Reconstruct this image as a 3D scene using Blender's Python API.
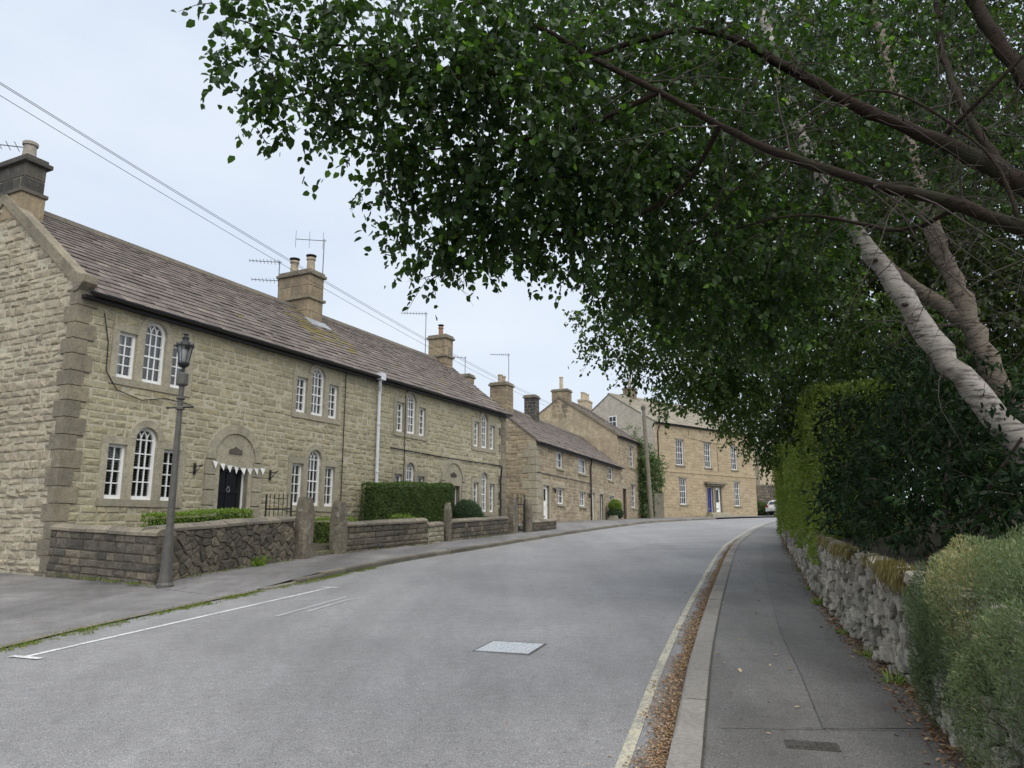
import bpy, bmesh, math, random
import numpy as np
from mathutils import Vector, Matrix
random.seed(7); RNG = np.random.default_rng(11)
R = math.radians
for o in list(bpy.data.objects): bpy.data.objects.remove(o)
scene = bpy.context.scene
COL = scene.collection

# ---------------------------------------------------------------- camera
EYE = 1.55
cam_d = bpy.data.cameras.new('camera')
cam_d.sensor_fit = 'HORIZONTAL'; cam_d.sensor_width = 36.0
cam_d.lens = 36.0 * 745.0 / 1024.0
cam_d.clip_start = 0.05; cam_d.clip_end = 3000
cam = bpy.data.objects.new('camera', cam_d); COL.objects.link(cam)
cam.location = (0, 0, EYE)
cam.rotation_euler = (R(90) + math.atan(142.0 / 745.0), 0, 0)
scene.camera = cam

# ---------------------------------------------------------------- sky, sun, exposure
SUN_EL, SUN_AZ = 57.0, 155.0          # azimuth clockwise from +Y: high and behind the camera, behind thick cloud
world = bpy.data.worlds.new('World'); scene.world = world; world.use_nodes = True
wn = world.node_tree.nodes; wl = world.node_tree.links; wn.clear()
w_out = wn.new('ShaderNodeOutputWorld'); w_bg = wn.new('ShaderNodeBackground')
w_sky = wn.new('ShaderNodeTexSky'); w_sky.sky_type = 'NISHITA'; w_sky.sun_disc = False
w_sky.sun_elevation = R(SUN_EL); w_sky.sun_rotation = R(SUN_AZ); w_sky.dust_density = 3.0
w_tc = wn.new('ShaderNodeTexCoord'); w_map = wn.new('ShaderNodeMapping'); w_map.inputs['Scale'].default_value = (1.0, 1.0, 2.6)
w_no = wn.new('ShaderNodeTexNoise'); w_no.inputs['Scale'].default_value = 2.2; w_no.inputs['Detail'].default_value = 6
w_ra = wn.new('ShaderNodeValToRGB')
w_ra.color_ramp.elements[0].position = 0.32; w_ra.color_ramp.elements[0].color = (6.1, 7.0, 8.3, 1)
w_ra.color_ramp.elements[1].position = 0.70; w_ra.color_ramp.elements[1].color = (7.6, 8.15, 8.9, 1)
w_mx = wn.new('ShaderNodeMix'); w_mx.data_type = 'RGBA'; w_mx.inputs[0].default_value = 0.90
wl.new(w_tc.outputs['Generated'], w_map.inputs[0]); wl.new(w_map.outputs[0], w_no.inputs['Vector']); wl.new(w_no.outputs[0], w_ra.inputs[0])
wl.new(w_sky.outputs[0], w_mx.inputs[6]); wl.new(w_ra.outputs[0], w_mx.inputs[7])
wl.new(w_mx.outputs[2], w_bg.inputs[0]); w_bg.inputs[1].default_value = 0.056
wl.new(w_bg.outputs[0], w_out.inputs[0])
sun_d = bpy.data.lights.new('sun', 'SUN'); sun_d.energy = 1.5; sun_d.angle = R(80); sun_d.color = (1.0, 0.97, 0.92)
sun = bpy.data.objects.new('sun', sun_d); COL.objects.link(sun); sun.location = (0, 0, 40)
_az, _el = R(SUN_AZ), R(SUN_EL)
_to = Vector((math.sin(_az) * math.cos(_el), math.cos(_az) * math.cos(_el), math.sin(_el)))
sun.rotation_euler = _to.to_track_quat('Z', 'Y').to_euler()
vs = scene.view_settings; vs.view_transform = 'Standard'; vs.look = 'None'; vs.gamma = 1; vs.use_curve_mapping = False
vs.exposure = 1.1
scene.render.engine = 'CYCLES'
scene.cycles.max_bounces = 6; scene.cycles.diffuse_bounces = 3; scene.cycles.transparent_max_bounces = 12

# ---------------------------------------------------------------- materials
def _nt(name):
    m = bpy.data.materials.new(name); m.use_nodes = True
    nt = m.node_tree; nt.nodes.clear()
    return m, nt, nt.nodes, nt.links
def _mixc(N, L, fac, a, b, mode='MIX'):
    x = N.new('ShaderNodeMix'); x.data_type = 'RGBA'; x.blend_type = mode
    for s, v in ((0, fac), (6, a), (7, b)):
        if hasattr(v, 'links'): L.new(v, x.inputs[s])
        elif s == 0: x.inputs[0].default_value = v
        else: x.inputs[s].default_value = (*v, 1)
    return x.outputs[2]
def _ramp(N, L, src, stops):
    r = N.new('ShaderNodeValToRGB'); e = r.color_ramp.elements
    while len(e) < len(stops): e.new(0.5)
    for el, (p, c) in zip(e, stops):
        el.position = p; el.color = (*c, 1) if len(c) == 3 else c
    L.new(src, r.inputs[0]); return r.outputs[0]
def _noise(N, L, vec, scale, detail=4, rough=0.55):
    n = N.new('ShaderNodeTexNoise'); n.inputs['Scale'].default_value = scale
    n.inputs['Detail'].default_value = detail; n.inputs['Roughness'].default_value = rough
    L.new(vec, n.inputs['Vector']); return n.outputs[0]
def stone_mat(name, cols, spot=(0.10, 0.09, 0.075), spot_amt=0.35, fine=28, coarse=1.3, bump=0.5, rough=0.9, lichen=None, lichen_amt=0.0, streak=0.0):
    """random tone for every stone, mottling, grime patches, optional lichen"""
    m, nt, N, L = _nt(name)
    geo = N.new('ShaderNodeNewGeometry'); oi = N.new('ShaderNodeObjectInfo')
    ad = N.new('ShaderNodeMath'); ad.operation = 'ADD'; L.new(geo.outputs['Random Per Island'], ad.inputs[0]); L.new(oi.outputs['Random'], ad.inputs[1])
    fr = N.new('ShaderNodeMath'); fr.operation = 'FRACT'; L.new(ad.outputs[0], fr.inputs[0])
    cols = cols * 2 if len(cols) == 1 else cols
    n = len(cols); col = _ramp(N, L, fr.outputs[0], [(i / (n - 1) if n > 1 else 0, c) for i, c in enumerate(cols)])
    pos = geo.outputs['Position']
    nf = _noise(N, L, pos, fine, 5, 0.65); nc = _noise(N, L, pos, coarse, 5, 0.6)
    f1 = _ramp(N, L, nf, [(0.28, (0.62, 0.62, 0.62)), (0.72, (1.3, 1.3, 1.3))])
    col = _mixc(N, L, 0.75, col, f1, 'MULTIPLY')
    nm = _noise(N, L, pos, fine * .3, 4, 0.7); col = _mixc(N, L, 0.8, col, _ramp(N, L, nm, [(0.27, (0.66, 0.65, 0.63)), (0.5, (1.0, 1.0, 1.0)), (0.75, (1.22, 1.2, 1.17))]), 'MULTIPLY')
    f2 = _ramp(N, L, nc, [(0.45, (0, 0, 0)), (0.78, (spot_amt,) * 3)])
    col = _mixc(N, L, f2, col, spot)
    if streak:
        mp = N.new('ShaderNodeMapping'); mp.inputs['Scale'].default_value = (2.2, 2.2, 0.28); L.new(pos, mp.inputs[0])
        f4 = _ramp(N, L, _noise(N, L, mp.outputs[0], 1.0, 4, 0.6), [(0.5, (0, 0, 0)), (0.75, (streak,) * 3)])
        col = _mixc(N, L, f4, col, spot)
    if lichen:
        f3 = _ramp(N, L, _noise(N, L, pos, 6.5, 5, 0.7), [(0.55, (0, 0, 0)), (0.68, (lichen_amt,) * 3)])
        col = _mixc(N, L, f3, col, lichen)
    b = N.new('ShaderNodeBsdfPrincipled'); L.new(col, b.inputs['Base Color']); b.inputs['Roughness'].default_value = rough
    b.inputs['Specular IOR Level'].default_value = 0.25
    bp = N.new('ShaderNodeBump'); bp.inputs['Strength'].default_value = bump; bp.inputs['Distance'].default_value = 0.02
    hs = N.new('ShaderNodeMath'); hs.operation = 'MULTIPLY_ADD'; L.new(nm, hs.inputs[0]); hs.inputs[1].default_value = 1.6; L.new(nf, hs.inputs[2])
    L.new(hs.outputs[0], bp.inputs['Height']); L.new(bp.outputs[0], b.inputs['Normal'])
    o = N.new('ShaderNodeOutputMaterial'); L.new(b.outputs[0], o.inputs[0]); return m
def plain_mat(name, c, rough=0.6, var=0.15, scale=12, metal=0.0, spec=0.4, bump=0.0):
    m, nt, N, L = _nt(name)
    geo = N.new('ShaderNodeNewGeometry'); nf = _noise(N, L, geo.outputs['Position'], scale, 4)
    f = _ramp(N, L, nf, [(0.3, (1 - var,) * 3), (0.7, (1 + var,) * 3)])
    col = _mixc(N, L, 1.0, c, f, 'MULTIPLY')
    b = N.new('ShaderNodeBsdfPrincipled'); L.new(col, b.inputs['Base Color']); b.inputs['Roughness'].default_value = rough
    b.inputs['Metallic'].default_value = metal; b.inputs['Specular IOR Level'].default_value = spec
    if bump:
        bp = N.new('ShaderNodeBump'); bp.inputs['Strength'].default_value = bump; bp.inputs['Distance'].default_value = 0.01
        L.new(nf, bp.inputs['Height']); L.new(bp.outputs[0], b.inputs['Normal'])
    o = N.new('ShaderNodeOutputMaterial'); L.new(b.outputs[0], o.inputs[0]); return m
def asphalt_mat(name, c, speck=0.5, patch=0.18, scale=150, track=None):
    m, nt, N, L = _nt(name)
    geo = N.new('ShaderNodeNewGeometry'); pos = geo.outputs['Position']
    mpb = N.new('ShaderNodeMapping'); mpb.inputs['Rotation'].default_value = (0, 0, R(18)); mpb.inputs['Scale'].default_value = (1.1, .07, 1); L.new(pos, mpb.inputs[0]); nb = _noise(N, L, mpb.outputs[0], 1.0, 4, 0.6); ns = _noise(N, L, pos, 2.3, 6, 0.75)
    n1 = _noise(N, L, pos, scale, 3, 0.7); n2 = _noise(N, L, pos, 0.55, 5, 0.6); n3 = _noise(N, L, pos, 9, 5, 0.7); n4 = _noise(N, L, pos, 45, 3, 0.7)
    f = _ramp(N, L, n1, [(0.3, (1 - speck,) * 3), (0.5, (1.0,) * 3), (0.72, (1 + speck * 1.5,) * 3)])
    g = _ramp(N, L, n2, [(0.3, (1 - patch,) * 3), (0.7, (1 + patch,) * 3)])
    h = _ramp(N, L, n3, [(0.3, (0.86,) * 3), (0.7, (1.12,) * 3)])
    h2 = _ramp(N, L, n4, [(0.25, (0.84,) * 3), (0.75, (1.16,) * 3)]); h3 = _ramp(N, L, nb, [(0.3, (1 - patch,) * 3), (0.7, (1 + patch * .8,) * 3)]); h4 = _ramp(N, L, ns, [(0.3, (1 - patch * .8, 1 - patch * .85, 1 - patch * .95)), (0.55, (1.0,) * 3)])
    col = _mixc(N, L, 1.0, c, f, 'MULTIPLY'); col = _mixc(N, L, 1.0, col, g, 'MULTIPLY'); col = _mixc(N, L, 1.0, col, h, 'MULTIPLY'); col = _mixc(N, L, 1.0, col, h2, 'MULTIPLY'); col = _mixc(N, L, 1.0, col, h3, 'MULTIPLY'); col = _mixc(N, L, 1.0, col, h4, 'MULTIPLY')
    b = N.new('ShaderNodeBsdfPrincipled'); L.new(col, b.inputs['Base Color']); b.inputs['Roughness'].default_value = 0.62
    b.inputs['Specular IOR Level'].default_value = 0.6
    bp = N.new('ShaderNodeBump'); bp.inputs['Strength'].default_value = 0.6; bp.inputs['Distance'].default_value = 0.006
    L.new(n1, bp.inputs['Height']); L.new(bp.outputs[0], b.inputs['Normal'])
    o = N.new('ShaderNodeOutputMaterial'); L.new(b.outputs[0], o.inputs[0]); return m
def paint_mat(name, c, under, wear=0.5):
    m, nt, N, L = _nt(name)
    geo = N.new('ShaderNodeNewGeometry'); n1 = _noise(N, L, geo.outputs['Position'], 38, 6, 0.75); n2 = _noise(N, L, geo.outputs['Position'], 4, 3)
    ad = N.new('ShaderNodeMath'); ad.operation = 'MULTIPLY_ADD'; L.new(n2, ad.inputs[0]); ad.inputs[1].default_value = 0.4; L.new(n1, ad.inputs[2])
    f = _ramp(N, L, ad.outputs[0], [(wear + 0.08, (0, 0, 0)), (wear + 0.28, (1, 1, 1))])
    col = _mixc(N, L, f, c, under)
    b = N.new('ShaderNodeBsdfPrincipled'); L.new(col, b.inputs['Base Color']); b.inputs['Roughness'].default_value = 0.7
    o = N.new('ShaderNodeOutputMaterial'); L.new(b.outputs[0], o.inputs[0]); return m
def leaf_mat(name, stops, trans=0.35, rough=0.45, spec=0.35):
    m, nt, N, L = _nt(name)
    at = N.new('ShaderNodeAttribute'); at.attribute_name = 'tint'
    col = _ramp(N, L, at.outputs['Fac'], stops)
    b = N.new('ShaderNodeBsdfPrincipled'); L.new(col, b.inputs['Base Color']); b.inputs['Roughness'].default_value = rough
    b.inputs['Specular IOR Level'].default_value = spec
    o = N.new('ShaderNodeOutputMaterial')
    if trans > 0:
        t = N.new('ShaderNodeBsdfTranslucent'); tc = _mixc(N, L, 1.0, col, (1.5, 1.7, 0.6), 'MULTIPLY'); L.new(tc, t.inputs[0])
        mx = N.new('ShaderNodeMixShader'); mx.inputs[0].default_value = trans
        L.new(b.outputs[0], mx.inputs[1]); L.new(t.outputs[0], mx.inputs[2]); L.new(mx.outputs[0], o.inputs[0])
    else: L.new(b.outputs[0], o.inputs[0])
    return m
def glass_mat(name, tint=(0.85, 0.9, 0.9)):
    m, nt, N, L = _nt(name)
    t = N.new('ShaderNodeBsdfTransparent'); t.inputs[0].default_value = (*tint, 1)
    g = N.new('ShaderNodeBsdfGlossy'); g.inputs['Roughness'].default_value = 0.03
    geo = N.new('ShaderNodeNewGeometry'); bp = N.new('ShaderNodeBump'); bp.inputs['Strength'].default_value = 0.06; bp.inputs['Distance'].default_value = 0.05
    L.new(_noise(N, L, geo.outputs['Position'], 4, 2), bp.inputs['Height']); L.new(bp.outputs[0], g.inputs['Normal'])
    fr = N.new('ShaderNodeFresnel'); fr.inputs[0].default_value = 1.5
    ad = N.new('ShaderNodeMath'); ad.operation = 'ADD'; L.new(fr.outputs[0], ad.inputs[0]); ad.inputs[1].default_value = 0.10
    mx = N.new('ShaderNodeMixShader'); L.new(ad.outputs[0], mx.inputs[0]); L.new(t.outputs[0], mx.inputs[1]); L.new(g.outputs[0], mx.inputs[2])
    o = N.new('ShaderNodeOutputMaterial'); L.new(mx.outputs[0], o.inputs[0]); return m
def bark_mat(name, c1, c2, c3, zs=0.25, scale=14, bump=0.6):
    m, nt, N, L = _nt(name)
    tc = N.new('ShaderNodeNewGeometry'); mp = N.new('ShaderNodeMapping'); mp.inputs['Scale'].default_value = (1, 1, 1 / zs); L.new(tc.outputs['Position'], mp.inputs[0])
    n1 = _noise(N, L, mp.outputs[0], scale, 5, 0.65); n2 = _noise(N, L, tc.outputs['Position'], 3.0, 4, 0.6)
    col = _ramp(N, L, n1, [(0.36, c2), (0.5, c1), (0.75, tuple(min(1, x * 1.25) for x in c1))])
    f = _ramp(N, L, n2, [(0.5, (0, 0, 0)), (0.68, (0.85,) * 3)]); col = _mixc(N, L, f, col, c3)
    b = N.new('ShaderNodeBsdfPrincipled'); L.new(col, b.inputs['Base Color']); b.inputs['Roughness'].default_value = 0.9; b.inputs['Specular IOR Level'].default_value = 0.12
    bp = N.new('ShaderNodeBump'); bp.inputs['Strength'].default_value = bump; bp.inputs['Distance'].default_value = 0.02
    L.new(n1, bp.inputs['Height']); L.new(bp.outputs[0], b.inputs['Normal'])
    o = N.new('ShaderNodeOutputMaterial'); L.new(b.outputs[0], o.inputs[0]); return m

MT = {}
MT['buff'] = stone_mat('sandstone_buff', [(.30, .27, .175), (.385, .345, .225), (.34, .307, .20), (.43, .38, .245), (.32, .292, .195), (.40, .36, .235), (.35, .30, .185)], spot=(.22, .205, .15), spot_amt=.45, streak=.35)
MT['gable'] = stone_mat('sandstone_gable', [(.38, .325, .24), (.31, .265, .195), (.44, .38, .28), (.345, .295, .215), (.41, .355, .265), (.28, .24, .18)], spot=(.20, .17, .13), spot_amt=.4, fine=16, bump=.8)
MT['tan'] = stone_mat('sandstone_tan', [(.35, .285, .19), (.27, .215, .145), (.42, .345, .235), (.32, .26, .175), (.24, .195, .14), (.39, .315, .21)], spot=(.13, .11, .08), spot_amt=.35)
MT['ashlar'] = stone_mat('sandstone_ashlar', [(.40, .315, .20), (.35, .275, .175), (.43, .345, .22), (.38, .295, .185), (.31, .25, .165)], spot=(.25, .205, .13), spot_amt=.35, streak=.3)
MT['dressed'] = stone_mat('dressed_stone', [(.36, .325, .24), (.315, .285, .21), (.40, .36, .265), (.34, .31, .23)], spot=(.19, .175, .135), spot_amt=.5, streak=.45)
MT['quoin'] = stone_mat('quoin_stone', [(.29, .25, .175), (.22, .19, .14), (.26, .225, .16), (.19, .168, .125)], spot=(.09, .082, .07), spot_amt=.7, streak=.5)
MT['sooty'] = stone_mat('sooty_stone', [(.07, .064, .058), (.10, .09, .078), (.055, .052, .048), (.13, .115, .09)], spot=(.03, .03, .03), spot_amt=.6, lichen=(.25, .22, .16), lichen_amt=.25)
MT['chimney'] = stone_mat('chimney_stone', [(.33, .26, .165), (.27, .21, .14), (.36, .285, .18), (.22, .18, .13)], spot=(.08, .07, .06), spot_amt=.7, streak=.6)
MT['cream'] = stone_mat('cream_stone', [(.50, .42, .30), (.46, .38, .27)], spot=(.3, .25, .18), spot_amt=.3)
MT['render'] = stone_mat('grey_render', [(.50, .45, .375)], spot=(.38, .34, .28), spot_amt=.5, fine=9, bump=.2, streak=.4)
MT['tan_render'] = stone_mat('tan_rubble_render', [(.40, .33, .225)], spot=(.24, .195, .14), spot_amt=.7, fine=5, bump=.4, streak=.5)
MT['mortar'] = stone_mat('mortar', [(.47, .43, .325)], spot=(.34, .31, .235), spot_amt=.6, fine=40)
MT['mortar_tan'] = stone_mat('mortar_tan', [(.44, .37, .265)], spot=(.25, .20, .13), spot_amt=.5, fine=40)
MT['gwall'] = stone_mat('garden_wall_stone', [(.12, .105, .083), (.085, .076, .064), (.175, .15, .11), (.10, .09, .075), (.22, .185, .135), (.14, .12, .09)], spot=(.05, .046, .04), spot_amt=.7, lichen=(.27, .25, .19), lichen_amt=.35, bump=.8, streak=.5)
MT['gmortar'] = stone_mat('garden_wall_mortar', [(.16, .14, .105)], spot=(.05, .045, .04), spot_amt=.7)
MT['coping'] = stone_mat('coping_stone', [(.21, .185, .145), (.17, .15, .12), (.25, .215, .16), (.14, .125, .10)], spot=(.08, .075, .065), spot_amt=.6, lichen=(.33, .31, .25), lichen_amt=.3)
MT['pier'] = stone_mat('gate_pier_stone', [(.19, .165, .125)], spot=(.06, .055, .045), spot_amt=.8, lichen=(.36, .34, .27), lichen_amt=.6, bump=.9, fine=14)
MT['dry'] = stone_mat('dry_wall_stone', [(.45, .415, .345), (.34, .315, .265), (.53, .485, .405), (.40, .365, .30), (.29, .265, .22), (.48, .435, .355), (.55, .51, .43)], spot=(.12, .115, .10), spot_amt=.6, lichen=(.50, .49, .44), lichen_amt=.3, bump=1.0, fine=34, coarse=4, streak=.4)
MT['dryback'] = stone_mat('dry_wall_earth', [(.05, .043, .035)], spot=(.02, .02, .018))
MT['slate'] = stone_mat('stone_slate', [(.18, .148, .13), (.12, .10, .09), (.22, .182, .158), (.15, .128, .115), (.195, .165, .145)], spot=(.10, .088, .08), spot_amt=.6, lichen=(.25, .215, .11), lichen_amt=.22, bump=.7)
MT['slate_moss'] = stone_mat('mossy_slate', [(.17, .145, .085), (.20, .165, .065), (.14, .12, .075)], spot=(.20, .155, .045), spot_amt=.6, bump=.9)
MT['slate_pale'] = stone_mat('pale_stone_slate', [(.29, .26, .20), (.24, .215, .17), (.33, .295, .225), (.215, .195, .155)], spot=(.16, .15, .12), spot_amt=.5)
MT['ridge'] = stone_mat('ridge_stone', [(.15, .13, .10), (.12, .105, .085)], spot=(.07, .06, .05), spot_amt=.5, lichen=(.22, .19, .10), lichen_amt=.5)
MT['kerb'] = stone_mat('kerb_granite', [(.31, .29, .262), (.265, .248, .225), (.34, .315, .282)], spot=(.12, .11, .095), spot_amt=.5, fine=90, bump=.5)
MT['kerb_old'] = stone_mat('kerb_old_stone', [(.20, .18, .145), (.16, .145, .12), (.24, .215, .17)], spot=(.08, .075, .06), spot_amt=.6, fine=60)
MT['white'] = plain_mat('white_paint', (.80, .80, .78), .45, .04)
MT['white_old'] = plain_mat('white_plastic', (.62, .64, .66), .4, .08)
MT['blackp'] = plain_mat('black_gloss_paint', (.012, .013, .018), .22, .2, spec=.5)
MT['bluep'] = plain_mat('blue_gloss_paint', (.025, .028, .17), .3, .1, spec=.5)
MT['redp'] = plain_mat('dark_red_paint', (.06, .028, .022), .4, .15)
MT['iron'] = plain_mat('black_iron', (.018, .018, .018), .5, .3)
MT['lampgrey'] = plain_mat('lamp_post_grey_paint', (.088, .083, .073), .5, .2, 9)
MT['gutter'] = plain_mat('gutter_black', (.02, .02, .022), .45, .2)
MT['lead'] = plain_mat('lead_flashing', (.27, .285, .30), .5, .2, 6)
MT['brass'] = plain_mat('aged_brass', (.35, .30, .20), .35, .2, metal=.8)
MT['galv'] = plain_mat('galvanised_metal', (.36, .37, .38), .4, .15, metal=.6)
MT['aerial'] = plain_mat('aerial_aluminium', (.16, .16, .17), .5, .1)
MT['cover'] = plain_mat('cast_cover_pale', (.46, .48, .50), .5, .22, 40, bump=.3)
MT['castiron'] = plain_mat('cast_iron_worn', (.075, .068, .06), .55, .35, 30)
MT['frame_grey'] = plain_mat('worn_frame', (.17, .17, .17), .6, .3, 20)
MT['seam'] = plain_mat('tar_seam', (.105, .10, .096), .7, .4, 5)
MT['pot'] = stone_mat('buff_chimney_pot', [(.42, .35, .25), (.37, .31, .22)], spot=(.2, .17, .13), spot_amt=.5)
MT['pot_grey'] = stone_mat('grey_chimney_pot', [(.32, .29, .24)], spot=(.15, .14, .12), spot_amt=.5)
MT['pot_red'] = stone_mat('terracotta_pot', [(.33, .19, .12)], spot=(.1, .07, .05), spot_amt=.5)
MT['curtain'] = plain_mat('net_curtain', (.62, .61, .58), .9, .12, 8)
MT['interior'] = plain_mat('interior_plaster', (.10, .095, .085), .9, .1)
MT['glass'] = glass_mat('window_glass')
MT['wood'] = bark_mat('weathered_pole_wood', (.20, .18, .14), (.10, .09, .07), (.14, .135, .09), .08, 20)
MT['road'] = asphalt_mat('road_asphalt', (.216, .210, .208), .8, .15, 120)
MT['road_patch'] = asphalt_mat('road_asphalt_patch', (.184, .179, .177), .8, .15, 120)
MT['pave'] = asphalt_mat('pavement_asphalt', (.142, .135, .127), .75, .28, 110)
MT['pave_patch'] = asphalt_mat('pavement_patch_asphalt', (.122, .116, .11), .75, .28, 110)
MT['pave_left'] = asphalt_mat('left_pavement_asphalt', (.165, .157, .152), .65, .34, 100)
MT['ground'] = asphalt_mat('ground_earth', (.07, .075, .035), .5, .4, 20)
MT['soil'] = asphalt_mat('garden_soil', (.055, .05, .03), .5, .3, 30)
MT['lawn'] = asphalt_mat('lawn_green', (.06, .10, .025), .4, .3, 60)
MT['white_line'] = paint_mat('worn_white_line', (.68, .68, .66), (.24, .24, .24), .575)
MT['faint_line'] = paint_mat('faint_white_line', (.50, .50, .50), (.31, .31, .312), .45)
MT['yellow_line'] = paint_mat('faded_yellow_line', (.52, .48, .35), (.24, .23, .21), .54)
MT['bark'] = bark_mat('dark_limb_bark', (.030, .021, .0155), (.011, .008, .006), (.025, .026, .015), .3, 22)
MT['birch'] = bark_mat('birch_bark', (.33, .30, .265), (.075, .065, .055), (.17, .145, .12), .22, 6, .9)
MT['birch2'] = bark_mat('old_birch_bark', (.17, .14, .11), (.06, .05, .04), (.10, .08, .062), .3, 9, .9)
MT['twig'] = plain_mat('twig_bark', (.04, .03, .023), .8, .3)
G3 = lambda a, b, c: [(0.0, a), (0.5, b), (1.0, c)]
MT['leaf1'] = leaf_mat('broad_tree_leaf', [(0, (.022, .045, .014)), (.45, (.038, .075, .018)), (.8, (.055, .11, .022)), (.93, (.09, .18, .03)), (1, (.16, .28, .045))], .38)
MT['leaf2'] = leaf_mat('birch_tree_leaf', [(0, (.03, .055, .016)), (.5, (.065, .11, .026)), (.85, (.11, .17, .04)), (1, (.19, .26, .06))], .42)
MT['leaf_shade'] = leaf_mat('shaded_birch_leaf', [(0, (.022, .034, .012)), (.5, (.045, .066, .019)), (.85, (.075, .105, .028)), (1, (.14, .18, .045))], .38)  # darker copy of the birch leaf, canopy shade put into its colour
MT['leaf3'] = leaf_mat('far_tree_leaf', [(0, (.03, .06, .015)), (.5, (.06, .10, .025)), (1, (.12, .18, .045))], .35)
MT['hedge_l'] = leaf_mat('tall_hedge_leaf', [(0, (.045, .075, .022)), (.5, (.08, .125, .034)), (.85, (.115, .17, .042)), (1, (.19, .25, .06))], .25)
MT['hedge_lite'] = leaf_mat('low_hedge_leaf', [(0, (.09, .14, .02)), (.5, (.16, .24, .04)), (1, (.26, .34, .07))], .3)
MT['hedge_r'] = leaf_mat('lane_hedge_leaf', [(0, (.11, .15, .035)), (.5, (.215, .27, .065)), (.85, (.28, .335, .09)), (1, (.35, .40, .13))], .38)
MT['bush_blue'] = leaf_mat('rounded_bush_leaf', [(0, (.025, .05, .025)), (.6, (.05, .09, .04)), (1, (.10, .16, .07))], .2)
MT['laurel'] = leaf_mat('dark_shrub_leaf', [(0, (.010, .022, .009)), (.55, (.02, .042, .015)), (.9, (.036, .072, .022)), (1, (.09, .15, .04))], .2, .6, .12)
MT['feather'] = leaf_mat('feathery_shrub_leaf', [(0, (.075, .11, .055)), (.5, (.14, .18, .095)), (.8, (.20, .235, .12)), (.93, (.28, .27, .13)), (1, (.42, .33, .22))], .25, .6, .2)
MT['conifer'] = leaf_mat('climber_leaf', [(0, (.05, .085, .03)), (.6, (.10, .155, .055)), (1, (.18, .24, .09))], .3)
MT['moss'] = leaf_mat('trailing_moss', [(0, (.09, .085, .03)), (.5, (.17, .14, .05)), (1, (.27, .22, .10))], .2, .8, .1)
MT['grass'] = leaf_mat('kerb_grass', [(0, (.07, .11, .02)), (.6, (.15, .19, .04)), (1, (.30, .29, .11))], .3, .6, .2)
MT['litter'] = leaf_mat('dead_leaves', [(0, (.10, .062, .04)), (.4, (.24, .145, .085)), (.75, (.38, .245, .14)), (1, (.52, .41, .27))], .1, .8, .1)
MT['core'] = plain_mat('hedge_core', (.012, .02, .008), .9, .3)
MT['bunting'] = plain_mat('bunting_cloth', (.70, .70, .66), .9, .1)
MT['car_white'] = plain_mat('car_white_paint', (.75, .76, .78), .2, .02, spec=.6)
MT['tyre'] = plain_mat('tyre_rubber', (.02, .02, .02), .8, .2)
MT['carglass'] = plain_mat('car_dark_glass', (.02, .023, .026), .08, .05, spec=.6)
MT['redlamp'] = plain_mat('red_lens', (.35, .02, .015), .2, .05)
MT['lampglass'] = glass_mat('lantern_glass', (.9, .9, .9))

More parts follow.
